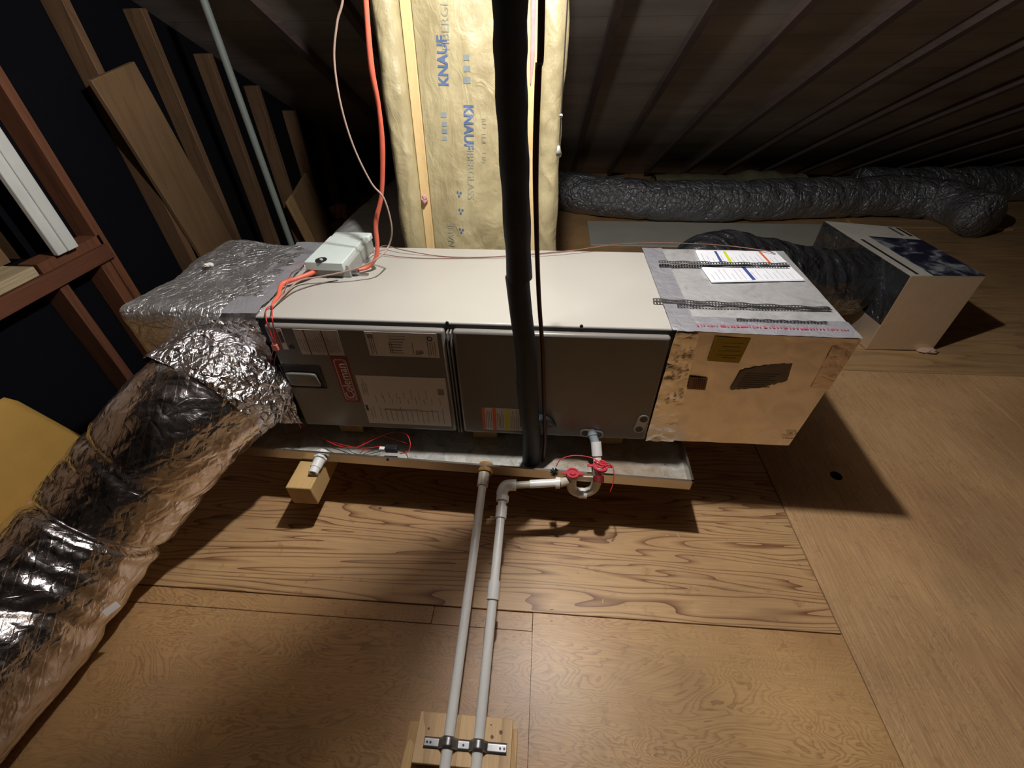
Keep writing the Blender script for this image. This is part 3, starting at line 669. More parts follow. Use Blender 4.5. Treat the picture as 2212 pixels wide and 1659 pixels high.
def quadfront(name, px, mat, th=.0012, jag=0):
    P = [pf(*q) for q in px]; pts = []
    for k in range(len(P)):
        a, b = P[k], P[(k+1) % len(P)]; n = 10 if jag else 1
        for i in range(n):
            q = a.lerp(b, i/n)
            if jag and i: q += Vector((0,0,random.Random(k*31+i).uniform(-jag, jag)))
            pts.append(q)
    n = len(pts); y = Vector((0,-th,0))
    return MB().add([p+y for p in pts]+pts, [tuple(range(n))]+[(k, (k+1) % n, n+(k+1) % n, n+k) for k in range(n)]).build(name, mat, rp)
ys_ = quadfront('yellow_sticker', [(1546,727),(1622,731),(1596,784),(1528,779)], YELST)
m = MB()
for (u0, u1, v) in [(1556,1605,740),(1560,1600,748),(1550,1598,757),(1545,1600,766),(1560,1590,772)]:
    a, b = pf(u0, v), pf(u1, v+1); m.box(a.x, b.x, YF-.0018, YF-.0012, a.z-.0007, a.z+.0007)
m.build('printing', plain('olive_ink', srgb(120,100,20), .6), ys_)
tn = quadfront('torn_label', [(1600,800),(1655,788),(1712,784),(1700,822),(1686,826),(1640,838),(1577,841)], TORN, jag=.003)
m = MB()
for k in range(7):
    a, b = pf(1610-k*3, 806+k*4.6), pf(1690-k*4, 800+k*4.8); m.box(a.x, b.x-.01*(k % 3), YF-.0018, YF-.0012, a.z-.0008, a.z+.0008)
m.build('printing', INK, tn)
sk = quadfront('small_marks', [(1491,814),(1529,817),(1523,842),(1484,840)], plain('tan_patch', srgb(150,110,80), .6))
m = MB()
for k in range(6):
    a, b = pf(1500+k*4.5, 818), pf(1497+k*4.5, 838); m.beam(a+Vector((0,-.0016,0)), b+Vector((0,-.0016,0)), .002, .0006, up=(0,1,0))
m.tube([pf(1512,819)+Vector((0,-.001,0)), pf(1512,819)+Vector((0,-.003,0))], .003, 10)
m.build('printing', plain('dark_brown_ink', srgb(80,50,40), .6), sk)
BRI = plain('brown_print', srgb(110,66,46), .6)
for body, u, v, s in [('100. 06', 1712, 936, .012), ('COLLECT', 1706, 946, .011)]:
    text_on('printed_text', body, s, pf(u, v)+Vector((0,-.0004,0)), RX, BRI, rp)
for k, v in enumerate((760, 800, 850)):
    for j, u in enumerate((1470, 1455, 1440)):
        p_ = pf(u-(v-760)*.22+22, v+j*6); text_on('printed_text', 'UL 181', .011, p_+Vector((0,-.006,0)), RX @ RZ(90), BRI, rp)
# perforated hanger straps on top
def perf(name, a, b, w, label, mat, wavy=0, rise=.004):
    a, b = Vector(a), Vector(b); d = (b-a); n = int(d.length/.009); s = d.normalized().cross(Vector((0,0,1)))*w/2; m = MB()
    P = lambda t, o: a+d*t+s*o+Vector((0,0,rise+wavy*math.sin(t*9)+.0015*math.sin(t*40)))
    T = Vector((0,0,.0009))
    for k in range(n):
        t0, t1 = k/n, (k+1)/n; tm = t0+(t1-t0)*.42
        for o0, o1 in ((-1,-.42),(.42,1)): m.hexa([P(t0,o0),P(t1,o0),P(t1,o1),P(t0,o1)]+[q+T for q in (P(t0,o0),P(t1,o0),P(t1,o1),P(t0,o1))])
        m.hexa([P(t0,-.42),P(tm,-.42),P(tm,.42),P(t0,.42)]+[q+T for q in (P(t0,-.42),P(tm,-.42),P(tm,.42),P(t0,.42))])
    return tag(m.build(name, mat), label, 'strap', 'perforated hanger straps on the right plenum')
zt = H+.006
perf('hanger_strap', at(1422,571,2,zt+.01), at(1700,576,2,zt+.01), .02, 'perforated metal strap lying across the white booklet on the right plenum', STEEL, rise=.008)
perf('hanger_strap', at(1424,576,2,zt), at(1704,579,2,zt), .012, 'thin dark perforated strap just in front of the one crossing the booklet', DSTEEL, rise=.006)
perf('hanger_strap', at(1410,651,2,zt), at(1792,670,2,zt), .02, 'long perforated metal strap across the middle of the right plenum top', STEEL, rise=.004)
perf('hanger_strap', at(1462,664,2,zt), at(1794,672,2,zt), .010, 'dark perforated strap edge in front of the long middle strap', DSTEEL, rise=.006)
perf('hanger_strap', at(1590,693,2,zt), at(1786,700,2,zt), .008, 'short dark perforated strap near the front edge of the right plenum top', DSTEEL, rise=.0045)
bk = at(1412,650,2,H+.004)
# booklets
def booklet(name, px, z, label, bars, nsheet=4):
    t = thing(name, label, 'booklet', at(*px[0], 2, z))
    P = [at(*q, 2, z) for q in px]
    for k in range(nsheet):
        o = Vector((.003*math.sin(k*2.1), .003*math.cos(k*1.7), 0)); m = MB(); zz = .0012*k
        q = [p_+o for p_ in P]
        m.hexa([v+Vector((0,0,zz)) for v in q]+[v+Vector((0,0,zz+.0009)) for v in q])
        pg = m.build('page', PAPER, t)
    top = Vector((0,0,.0012*nsheet))
    f = lambda a, b: (P[0]*(1-a)*(1-b)+P[1]*a*(1-b)+P[2]*a*b+P[3]*(1-a)*b)+top
    for (a0, a1, b0, b1, mt) in bars:
        MB().hexa([f(a0,b0),f(a1,b0),f(a1,b1),f(a0,b1)]+[v+Vector((0,0,.0003)) for v in (f(a0,b0),f(a1,b0),f(a1,b1),f(a0,b1))]).build('printed_bar', mt, t)
    m = MB(); r3 = random.Random(int(P[0].x*1000))
    for k in range(16):
        a = .04+.92*k/16; b = r3.uniform(.4,.9)
        q = (f(a,.1),f(a+.006,.1),f(a+.006,b),f(a,b)); m.hexa(list(q)+[v+Vector((0,0,.0002)) for v in q])
    m.build('printing', plain('grey_print', srgb(176,178,190), .6), t)
booklet('instruction_booklet', [(1538,611),(1737,607),(1706,577),(1516,580)], H+.007, 'white booklet in front of the strap on the right plenum', [(.44,.48,.05,.97,BLUEBAR)])
booklet('instruction_booklet', [(1517,574),(1702,572),(1674,546),(1503,543)], H+.007, 'white booklet behind the strap on the right plenum, with coloured bars', [(.22,.25,.05,.95,BLUEBAR),(.33,.365,.05,.95,YELBAR),(.78,.81,.05,.95,ORBAR)])
# black flexible duct to the far box
fx = thing('black_flex_duct', 'black ribbed flexible duct from the right plenum to the far box', 'duct', (2.0, 1.1, FL))
kp = [(1.47,.545,.2),(1.50,.68,.2),(1.60,.88,.20),(1.78,1.03,.14),(2.0,1.13,.06),(2.25,1.2,.0),(2.48,1.28,-.04),(2.60,1.36,-.06)]
pts = cr(kp, 22); rr = lerpl([.15,.155,.165,.170,.178,.178,.175,.17], len(pts))
MB().tube(pts, rr, 90, False, lambda t, a, r, P: r+.004*math.sin(t*120+3*nz(P,3,9))+.014*nz(P, 5, 4)+.007*abs(nz(P, 14, 5))).build('duct_sleeve', BLACKS, fx, smooth=True)
# far register box
fb = thing('far_duct_box', 'tan square duct box standing on the planks at right', 'duct box', (2.8, 1.4, FL))
B = [(2.633,1.04,FL+.004),(2.985,1.052,FL+.004),(2.905,1.70,FL+.004),(2.557,1.76,FL+.004)]
B8 = [Vector(q) for q in B]+[Vector((x, y, .12)) for x, y, _ in B]
B8[6] = at(1942, 492, 2, .12); B8[7] = at(1781, 478, 2, .12); B8[2] = Vector((B8[6].x, B8[6].y, FL+.004)); B8[3] = Vector((B8[7].x, B8[7].y, FL+.004))
MB().hexa(B8).build('box', foil('tan_metal', (.86,.73,.56), .42, .15, .1, .1, 10, .75, bd=.01), fb, bevel=.003)
f2 = lambda a, b, z=.1215: (B8[4]*(1-a)*(1-b)+B8[5]*a*(1-b)+B8[6]*a*b+B8[7]*(1-a)*b)*1.0+Vector((0,0,z-.12))
def topq(a0, a1, b0, b1, name, mat, z, par): return MB().hexa([f2(a0,b0,z),f2(a1,b0,z),f2(a1,b1,z),f2(a0,b1,z)]+[f2(*q, z+.001) for q in ((a0,b0),(a1,b0),(a1,b1),(a0,b1))]).build(name, mat, par)
lid = topq(0,1,0,1,'lid', plain('white_card', srgb(206,202,190), .4), .121, fb)
topq(.30,1.0,.0,.70,'printed_picture', CLOUD, .1225, lid)
topq(.10,.14,.02,.62,'printed_bar', DARKG, .1225, lid)
topq(.82,.86,.78,.97,'printed_bar', INK, .1225, lid); topq(.93,.97,.78,.98,'printed_bar', DARKG, .1225, lid)
m = MB().hexa([B8[0]+Vector((-.004,0,.16)), B8[0]+Vector((-.001,0,.16)), B8[3]+Vector((-.001,0,.16)), B8[3]+Vector((-.004,0,.16)), B8[4]+Vector((-.004,0,0)), B8[4]+Vector((-.001,0,0)), B8[7]+Vector((-.001,0,0)), B8[7]+Vector((-.004,0,0))])
m.build('side_foil', BLACKS, fb)
tuft('pink_tuft', at(2003,757,2,FL+.01), .035, 'pale pink insulation tuft on planks at the foot of the far box', 21, (1.3,.8,.45), plain('pale_pink', srgb(216,180,160), .9, var=.3, sc=60, bump=.6))
# ------------------------------------------------------------------ long ducts along the eaves
dz = -.15
def longduct(name, px, r, label, z=None, seed=1, mat=BLACKF, straps=()):
    t = thing(name, label, 'duct', at(*px[0], 2, FL))
    pts = cr([at(u, v, 2, (z if z is not None else FL+r)) for u, v in px], 16)
    MB().tube(pts, r, 72, True, lambda t, a, rr, P: rr*(1-.10*sum(math.exp(-((t-s)/.006)**2) for s in straps))+.014*nz(P, 5, seed)+.010*abs(nz(P, 13, seed+2))+.003*nz(P, 40, seed)).build('duct_sleeve', mat, t, smooth=True)
    return t
longduct('eave_flex_duct', [(1130,412),(1210,412),(1300,424),(1450,434),(1600,434),(1750,428),(1900,424),(2010,430),(2072,446),(2120,470)], .165, 'long shiny black flexible duct lying along the eaves', straps=(.12,.3,.45,.62,.78))
longduct('eave_flex_duct', [(1850,402),(1960,400),(2080,400),(2212,397),(2400,394)], .15, 'black flexible duct passing behind and right of the long eave duct', seed=5, straps=(.4,))
gd = thing('grey_flex_duct', 'dull grey duct running back behind the junction box', 'duct', (-.2, 1.6, FL))
gp = cr([(-.20,.80,.0),(-.2,1.3,.0),(-.2,1.9,-.01),(-.2,2.6,-.05),(-.2,3.0,-.09)], 14)
MB().tube(gp, .225, 60, True, lambda t, a, r, P: r+.010*nz(P, 5, 3)+.005*abs(nz(P, 15, 5))).build('duct_sleeve', GREYF, gd, smooth='auto')
tuft('pink_tuft', at(730,455,1,2.9), .07, 'dim pink insulation clump behind the grey duct', 24)
def blob(i, j):
    x = 1.9+1.4*i; h = .15+.03*nz((x,0,0), 3, 2)+.012*nz((x,0,0), 9, 3)
    a = math.pi*j; return Vector((x, 3.62-.28*math.cos(a)+.03*nz((x,j,0),5,7), FL+.002+max(0, h*1.55*math.sin(a))))
tag(MB().grid(blob, 90, 14).build('loose_insulation', plain('yellow_wool', srgb(120,116,84), .95, var=.4, sc=20, bump=.5), smooth=True), 'loose yellowish insulation heaped behind the long eave duct', 'insulation', kind='stuff')
# boards lying on the floor at the back
tag(MB().box(1.22, 3.3, 2.40, 2.93, FL+.001, FL+.012).build('grey_sheet', GREYSHEET, bevel=.002), 'flat pale grey sheet lying on the floor before the eave duct', 'sheet')
tag(MB().box(3.5, 4.75, 2.87, 3.06, FL+.001, FL+.022).build('loose_plank', PLANK, bevel=.002), 'loose pale plank on the floor behind the far box', 'plank')

# ------------------------------------------------------------------ drain pan under the air handler
pr = math.atan2(-.137+.085, 1.367+.225)
PM = Matrix.Translation((-.225, -.085, 0)) @ Matrix.Rotation(pr, 4, 'Z')
PW, PD, ZR, ZB = 1.593, .625, -.058, -.103
pan = thing('drain_pan', 'long shallow galvanised drain pan under the air handler', 'drain pan', PM @ Vector((0,0,ZB)))
pm = MB().box(0, PW, 0, PD, ZB, ZB+.002, PM); pm.build('pan_floor', PAN, pan)
for nm, b in [('rim', (0,PW,0,.0015)), ('rim', (0,PW,PD-.0015,PD)), ('rim', (0,.0015,0,PD)), ('rim', (PW-.0015,PW,0,PD))]:
    mm = MB().box(b[0], b[1], b[2], b[3], ZB, ZR, PM)
    mm.box(b[0]-.003, b[1]+.003, b[2]-.003, b[3]+.003, ZR-.002, ZR+.002, PM)
    mm.build(nm, PANF, pan)
def pp(x, y, z): return PM @ Vector((x, y, z))
for i, (x, y) in enumerate([(.15,'left'),(.66,'middle'),(1.12,'right')]):
    tag(MB().box(x-.045, x+.045, .05, .50, ZB+.003, -.001).build('support_block', BLOCKW, bevel=.002), 'wood block inside the drain pan holding up the %s of the air handler' % y, 'block', 'support blocks in the drain pan')
bx = at(666, 1012, 2, ZB-.001).x
tag(MB().box(bx-.045, bx+.045, -.215, .52, ZB-.091, ZB-.001).build('support_beam', BLOCKW, bevel=.004), 'square wooden beam end sticking out under the left of the drain pan', 'beam')
tag(MB().box(1.13, 1.22, -.02, .52, ZB-.091, ZB-.001).build('support_beam', BLOCKW, bevel=.004), 'wooden beam hidden in shadow under the right of the drain pan', 'beam')
tag(MB().box(-.15, 1.3, .12, .21, FL+.001, ZB-.092).build('floor_bearer', BLOCKW, bevel=.004), 'long wooden bearer on the floor in the shadow below the pan', 'beam')
q = at(838, 991, 1, -.112); MB().tube([q+Vector((0,.0,0)), q+Vector((0,-.006,0))], .005, 10).build('rim_bolt', BLACKP, pan)
# pan outlet fittings
def fit_y(x, z): return PM.translation.y+(x+.225)*math.tan(pr)
x1 = at(686, 975, 1, -.1).x; y1 = fit_y(x1, 0)
so = thing('pan_outlet', 'short white threaded outlet on the left of the drain pan rim', 'pipe fitting', (x1, y1, -.08))
MB().tube([(x1, y1+.02, -.082), (x1, y1-.012, -.082)], .024, 8).build('outlet_nut', PVC, so, smooth='auto')
MB().ring((x1, y1-.012, -.082), (x1-.003, y1-.045, -.087), .019, .012).build('outlet_sleeve', PVC, so, smooth='auto')
MB().ring((x1-.003, y1-.045, -.087), (x1-.004, y1-.066, -.09), .0165, .011).build('outlet_tip', PVC, so, smooth='auto')
MB().tube([(x1-.003, y1-.05, -.088), (x1-.0045, y1-.052, -.088)], .011, 16).build('outlet_bore', plain('tan_bore', srgb(150,120,90), .6), so)
# overflow pipe from the pan
a = at(1045, 1030, 2, -.085); b = at(970, 1590, 2, -.231); d = (b-a).normalized(); e = b+d*.35
op_ = thing('overflow_pipe', 'long white PVC pipe running from the drain pan rim, left of the two', 'pipe', a)
MB().tube([(a.x+.004, fit_y(a.x,0)+.02, a.z+.006), (a.x+.002, fit_y(a.x,0)-.012, a.z)], .027, 8).build('brass_nut', BRASS, op_, smooth='auto')
MB().tube([a+Vector((0,.012,.003)), a+d*.035], .0185, 24).build('adapter', PVCU, op_, smooth='auto')
MB().tube([a+d*.03, e], .0134, 24).build('pipe_run', PVC, op_, smooth='auto')
# condensate pipe with trap
cpt = thing('condensate_pipe', 'white PVC condensate line with elbow, coupling and clear trap, right of the two', 'pipe', at(1085,1050,2,-.07))
yE = -.185
E1 = at(1090, 1050, 1, yE); E1.z = -.068; E1 = at(1092, 1048, 2, -.068)
T1 = at(1208, 1043, 2, -.066)
b2 = at(1035, 1590, 2, -.231); s2 = at(1086, 1075, 2, -.085); d2 = (b2-s2).normalized(); e2 = b2+d2*.35
MB().tube(cr([E1+Vector((.035,.002,.0)), E1+Vector((.016,.001,0)), E1+Vector((0,-.004,-.001)), E1.lerp(s2,.5)+Vector((-.006,-.004,0)), s2, s2+d2*.01], 6), .0185, 24).build('elbow', PVC, cpt, smooth='auto')
MB().ring(s2-d2*.004, s2+d2*.012, .0205, .0135).build('elbow_hub', PVC, cpt, smooth='auto')
MB().tube([s2, e2], .0134, 24).build('pipe_run', PVC, cpt, smooth='auto')
def onpipe(v):   # point on the pipe at photo row v
    lo, hi = 0, 1.2
    for _ in range(30):
        mid = (lo+hi)/2; P_ = s2+d2*mid; w = AX @ (np.array(P_)-CAMP); vv_ = 829.5-CAMF*w[1]/w[2]
        if vv_ < v: lo = mid
        else: hi = mid
    return s2+d2*lo
MB().tube([onpipe(1094), onpipe(1120)], .0178, 24).build('coupling', PVC, cpt, smooth='auto')
MB().tube([onpipe(1256), onpipe(1296)], .0178, 24).build('coupling', PVC, cpt, smooth='auto')
MB().tube([E1+Vector((.03,.002,0)), T1], .0115, 20).build('cross_pipe', PVCU, cpt, smooth='auto')
pc = E1.lerp(T1, .45); MB().tube([pc, T1+Vector((-.008,0,0))], .0135, 20).build('cross_sleeve', PVC, cpt, smooth='auto')
MB().tube([T1+Vector((-.012,0,0)), T1+Vector((.002,0,0))], .0185, 20).build('cross_collar', PVC, cpt, smooth='auto')
TL = at(1237, 1022, 2, -.035); TR = at(1297, 1006, 2, -.018)
yt = (TL.y+TR.y)/2
xl, xr = TL.x, TR.x-.006
MB().tube([T1+Vector((0,0,0)), (xl, TL.y, T1.z)], .0155, 20).build('trap_inlet', PVCU, cpt, smooth='auto')
bz = -.131
upath = cr([(xl,TL.y,-.037),(xl,TL.y,-.085),(xl+.008,TL.y,bz+.008),((xl+xr)/2,TL.y+.004,bz-.012),(xr-.008,TL.y+.008,bz+.008),(xr,TL.y+.01,-.085),(xr,TL.y+.014,-.06),(xr,TR.y,-.02)], 8)
MB().tube(upath, .0165, 28).build('clear_trap', CLEAR, cpt, smooth='auto')
MB().ring(((xl+xr)/2-.014,TL.y+.004,bz-.012), ((xl+xr)/2+.014,TL.y+.004,bz-.012), .0185, .016).build('trap_band', PVC, cpt, smooth='auto')
MB().box(xl, xr, TL.y-.001, TL.y+.004, -.07, -.05).build('trap_web', CLEAR, cpt)
def capf(c, r, nm='red_cap', tilt=None):
    o = MB().tube([c+Vector((0,0,-.008)), c], r, 28).build(nm, REDP, cpt, smooth='auto')
    MB().ring(c, c+Vector((0,0,.003)), r*1.0, r*.72).build('cap_rim', REDP, o, smooth='auto')
    MB().tube([c, c+Vector((0,0,.005))], r*.5, 20).build('cap_centre', REDP, o, smooth='auto')
    MB().box(c.x-r*1.7, c.x+r*1.7, c.y-.005, c.y+.005, c.z-.004, c.z+.0005).build('cap_ears', REDP, o, bevel=.0015)
    return o
capf(TL, .021); capf(TR, .025)
c3 = at(1293, 1038, 2, -.055); oo = MB().tube([c3+Vector((0,.012,.008)), c3+Vector((0,-.004,-.003))], .018, 24).build('plug', plain('dark_red', srgb(120,26,32), .4), cpt, smooth='auto')
u0 = at(1276, 930, 1, -.022); u1 = at(1288, 962, 1, -.062); u2 = at(1291, 1000, 2, -.03)
MB().tube([u0+Vector((0,.02,.012)), u0.lerp(u1,.35)], .0165, 20).build('drain_nipple', PVCG, cpt, smooth='auto')
MB().tube([u0.lerp(u1,.25), u1], .0145, 20).build('grey_adapter', PVCG, cpt, smooth='auto')
MB().tube([u1-(u2-u1).normalized()*.012, u1.lerp(u2,.6)], .0175, 20).build('coupling', PVC, cpt, smooth='auto')
MB().tube([u1.lerp(u2,.5), u2, Vector((xr, TR.y, TR.z-.012))], .0138, 20).build('riser_pipe', PVC, cpt, smooth='auto')
# cleaning brush with red tether
br_ = thing('trap_brush', 'small black brush on a red tether hanging at the pan rim', 'brush', at(1197,1018,2,-.045))
bc = at(1197, 1020, 2, -.045); r5 = random.Random(4); m = MB()
for k in range(60):
    d5 = Vector((r5.uniform(-1,1), r5.uniform(-1,1), r5.uniform(-1,1))).normalized(); m.tube([bc, bc+d5*.0145], .0013, 4)
m.build('bristles', BLACKP, br_)
tt = [at(1201,1008,2,-.03), at(1212,992,2,-.01), at(1240,984,2,.0), at(1275,988,2,.0), at(1300,1000,2,.0), at(1318,1003,2,-.01), at(1326,1018,2,-.02), at(1324,1045,2,-.05), at(1318,1062,2,-.07)]
MB().tube(cr(tt, 8), .0017, 8).build('tether', REDWIRE, br_, smooth=True)
# scrap boards and the strap holding both pipes
sb = MB().box(.585, .822, -.87, -.768, -.2635, -.2455).build('scrap_board', SCRAP, bevel=.002)
for u, v, r_ in ((926,1574,.003),(1082,1582,.0045),(1063,1592,.004),(1061,1566,.0018)):
    k_ = at(u, v, 2, -.2455); MB().tube([k_, k_+Vector((0,0,.0004))], r_, 12).build('knot', plain('knot_wood', srgb(110,74,46), .6), sb)
tag(sb, 'knotty pale scrap board directly under the two white pipes', 'board', 'scrap boards stacked under the pipes')
tag(MB().box(.558, .835, -.885, -.785, -.283, -.2645).build('scrap_board', BLOCKW, bevel=.002), 'second scrap board of the stack under the two white pipes', 'board', 'scrap boards stacked under the pipes')
tag(MB().box(.552, .828, -.93, -.79, FL+.001, -.284).build('scrap_board', SCRAP, bevel=.002), 'lowest scrap board of the stack under the pipes, resting on floor', 'board', 'scrap boards stacked under the pipes')
st_ = thing('pipe_strap', 'perforated steel strap clamping both white pipes to the scrap board', 'strap', (.7, -.815, -.244))
yS = at(1000, 1608, 2, -.235).y
def pz(pA, dA): t = (yS-pA.y)/dA.y; return pA+dA*t
c1, c2 = pz(a, d), pz(s2, d2); prof = []
X0, X1 = at(915,1608,2,-.244).x, at(1095,1612,2,-.244).x
for k in range(121):
    x = X0+(X1-X0)*k/120; z = -.2445
    for c in (c1, c2):
        dx = abs(x-c.x)
        if dx < .0150: z = max(z, c.z+math.sqrt(.0150**2-dx*dx))
        elif dx < .026: z = max(z, c.z-(dx-.0150)*1.4)
    prof.append((x, z))
def sfn(i, j): x, z = prof[round(i*120)]; return Vector((x, yS-.011+.022*j, z+.0008))
o = MB().grid(sfn, 120, 4).build('strap_band', STEEL, st_, smooth='auto'); sm = o.modifiers.new('s', 'SOLIDIFY'); sm.thickness = .0012
for x in (c1.x-.0, c2.x-.0):
    cz_ = (c1 if x == c1.x else c2).z+.0158; MB().tube([(x, yS, cz_-.001), (x, yS, cz_+.0006)], .0028, 10).build('strap_hole', CHAINM, st_)
for x in (X0+.008, X0+.016, (c1.x+c2.x)/2, X1-.006, X1-.016): MB().tube([(x, yS, -.2436), (x, yS, -.2418)], .0028, 10).build('strap_hole', BLACKP, st_)

# ------------------------------------------------------------------ refrigerant lines
yl_ = -.09
ls = thing('insulated_pipe', 'thick black foam insulated refrigerant pipe rising past the air handler', 'pipe', (.84, -.09, ZB))
P1 = [at(1100,-420,1,yl_+.02), at(1101,-200,1,yl_+.01), at(1102,0,1,yl_), at(1104,180,1,yl_), at(1113,400,1,yl_), at(1122,600,1,yl_)]
P1[0] = Vector((.775, yl_, roofz(yl_)+.03))
q1 = cr(P1, 8)
MB().tube(q1, [.0305+.0012*math.sin(k*1.3) for k in range(len(q1))], 32).build('upper_sleeve', RUBBER, ls, smooth='auto')
q2 = cr([at(1117,596,1,yl_+.002), at(1126,680,1,yl_), at(1136,760,1,yl_), at(1139,826,1,yl_+.002)], 6)
MB().tube(q2, .0292, 32).build('middle_sleeve', RUBBER, ls, smooth='auto')
q3 = cr([at(1138,822,1,yl_+.004), at(1142,880,1,yl_+.004), at(1145,915,1,yl_+.008)], 6)
MB().tube(q3, .0305, 32).build('lower_sleeve', RUBBER, ls, smooth='auto')
MB().tube(cr([at(1146,905,1,yl_+.02), at(1148,945,1,yl_+.03), Vector((.835, -.05, ZB+.004))], 6), .030, 28).build('foot_sleeve', RUBBER, ls, smooth='auto')
MB().tube(cr([at(1150,905,1,-.065), at(1172,908,1,-.045), at(1188,912,1,-.018)], 6), .018, 20).build('branch_stub', RUBBER, ls, smooth='auto')
ll = thing('liquid_line', 'thin dark copper refrigerant line beside the black insulated pipe', 'pipe', (.87, -.07, ZB))
P2 = [Vector((.82, -.07, roofz(-.07)+.03)), at(1170,0,1,-.07), at(1163,150,1,-.07), at(1157,350,1,-.07), at(1159,500,1,-.07), at(1164,640,1,-.07), at(1172,760,1,-.07), at(1175,880,1,-.065), at(1177,950,1,-.06), at(1173,995,2,ZB+.004)]
MB().tube(cr(P2, 8), lerpl([.0065]*4+[.0058]*6, 73), 12).build('copper_tube', COPPER, ll, smooth=True)
MB().tube([at(1176,905,1,-.06), at(1200,918,1,-.018)], .009, 12).build('line_stub', BLACKP, ll, smooth=True)

# ------------------------------------------------------------------ junction box on top
jb = thing('junction_box', 'pale grey electrical disconnect box lying on top of the air handler', 'junction box', (.14, .4, H))
JX0, JX1, JY0, JY1, JH = .064, .206, .256, .50, .058
JM = Matrix.Translation((.135, .375, H+.001)) @ Matrix.Rotation(math.radians(-1.5), 4, 'Z')
w2, d2_ = .071, .122
jm = MB().hexa([JM @ Vector(v) for v in [(-w2+.008,-d2_+.012,0),(w2,-d2_+.012,0),(w2,d2_,0),(-w2+.008,d2_,0),(-w2+.008,-d2_+.012,JH-.014),(w2,-d2_+.012,JH-.014),(w2,d2_,JH-.008),(-w2+.008,d2_,JH-.008)]])
jm.build('box_body', JBOXD, jb, bevel=.003)
jl = MB().hexa([JM @ Vector(v) for v in [(-w2-.003,-d2_-.002,JH-.030),(w2-.012,-d2_-.002,JH-.030),(w2-.012,d2_-.03,JH-.010),(-w2-.003,d2_-.03,JH-.010),(-w2-.003,-d2_-.002,JH),(w2-.012,-d2_-.002,JH),(w2-.012,d2_-.03,JH+.004),(-w2-.003,d2_-.03,JH+.004)]])
jlo = jl.build('box_lid', JBOX, jb, bevel=.003)
MB().hexa([JM @ Vector(v) for v in [(-w2+.004,d2_-.036,JH-.016),(w2+.004,d2_-.036,JH-.016),(w2+.004,d2_+.004,JH-.016),(-w2+.004,d2_+.004,JH-.016),(-w2+.004,d2_-.036,JH+.008),(w2+.004,d2_-.036,JH+.008),(w2+.004,d2_+.004,JH+.008),(-w2+.004,d2_+.004,JH+.008)]]).build('hinge_hood', JBOX, jb, bevel=.006)
MB().tube([JM @ Vector((-.02,-d2_+.014,JH+.001)), JM @ Vector((-.02,-d2_+.014,JH+.0025))], .019, 24).build('hasp_slot', BLACKP, jlo)
MB().tube([JM @ Vector((-.018,-d2_+.012,JH+.0025)), JM @ Vector((-.018,-d2_+.012,JH+.006))], .005, 12).build('hasp_eye', JBOX, jlo)
MB().tube([JM @ Vector((.0,-d2_-.003,.014)), JM @ Vector((.0,-d2_+.0,.014))], .003, 10).build('screw', BLACKP, jb)
MB().tube([JM @ Vector((w2-.002,-d2_+.03,.014)), JM @ Vector((w2+.018,-d2_+.03,.014))], .011, 16).build('cable_clamp', STEEL, jb, smooth='auto')
MB().tube([JM @ Vector((w2+.01,-d2_+.028,.006)), JM @ Vector((w2+.055,-d2_+.030,.006))], .003, 10).build('clamp_screw', STEEL, jb, smooth='auto')
# cables
def wire(name, pts, r, mat, label, cat='cable', parent=None, n=10, flat=1, **k):
    m = MB().tube(cr(pts, n), r if not isinstance(r, list) else lerpl(r, (len(pts)-1)*n+1), 10, flat=flat)
    o = m.build(name, mat, parent, smooth=True)
    return tag(o, label, cat) if not parent else o
yc = .33
wire('orange_cable', [at(786,-300,1,.30), at(788,-60,1,.30), at(793,40,1,.30), at(803,150,1,.30), at(818,230,1,.31), at(826,320,1,.32), at(824,420,1,.33), at(812,480,1,.33), at(815,530,2,H+.09), at(812,556,2,H+.05), at(796,576,2,H+.02), at(774,583,2,H+.016)], [.0066,.0066,.0066,.0078,.006,.0078,.0066,.0078,.007,.0066,.0066,.0066], ORANGE, 'orange cable dropping from above into the junction box')
wire('orange_whip', [at(700,575,2,H+.02), at(672,590,2,H+.022), at(640,602,2,H+.022), at(612,612,2,H+.018), at(604,626,2,H+.014), at(602,638,2,H+.014), at(592,652,2,H+.012), at(588,662,2,H+.012)], [.007,.0078,.0066,.0078,.0066,.0066,.005,.004], ORANGE, 'orange cable leaving the junction box towards the cabinet corner')
wire('thermostat_cable', [at(744,-260,1,.28), at(742,-20,1,.28), at(728,50,1,.28), at(722,130,1,.28), at(737,230,1,.28), at(765,320,1,.29), at(802,395,1,.30), at(830,430,1,.30), at(846,490,1,.30), at(840,530,2,H+.10), at(818,556,2,H+.08), at(780,576,2,H+.055), at(740,588,2,H+.04), at(690,598,2,H+.025), at(645,607,2,H+.02), at(615,635,2,H+.012), at(588,664,2,H+.010)], .0028, TSTAT, 'thin pale cable looping down from above across the junction box')
wire('brown_wire', [at(800,548,2,H+.02), at(830,531,2,H+.02), at(870,540,2,H+.015), at(940,552,2,H+.004), at(1010,556,2,H+.004), at(1100,553,2,H+.008), at(1200,546,2,H+.012), at(1300,532,2,H+.02), at(1360,526,2,H+.02), at(1450,525,2,H+.015), at(1560,530,2,H+.013), at(1650,541,2,H+.02), at(1675,548,2,H+.016)], .0017, BROWNWIRE, 'thin brown wire crossing the cabinet top to the right plenum')
wire('brown_wire', [at(805,546,2,H+.01), at(880,556,2,H+.004), at(980,558,2,H+.003), at(1090,553,2,H+.003), at(1180,546,2,H+.004), at(1260,538,2,H+.008), at(1300,532,2,H+.016)], .0014, BROWNWIRE, 'second thin brown wire lying on the cabinet top behind the junction box')
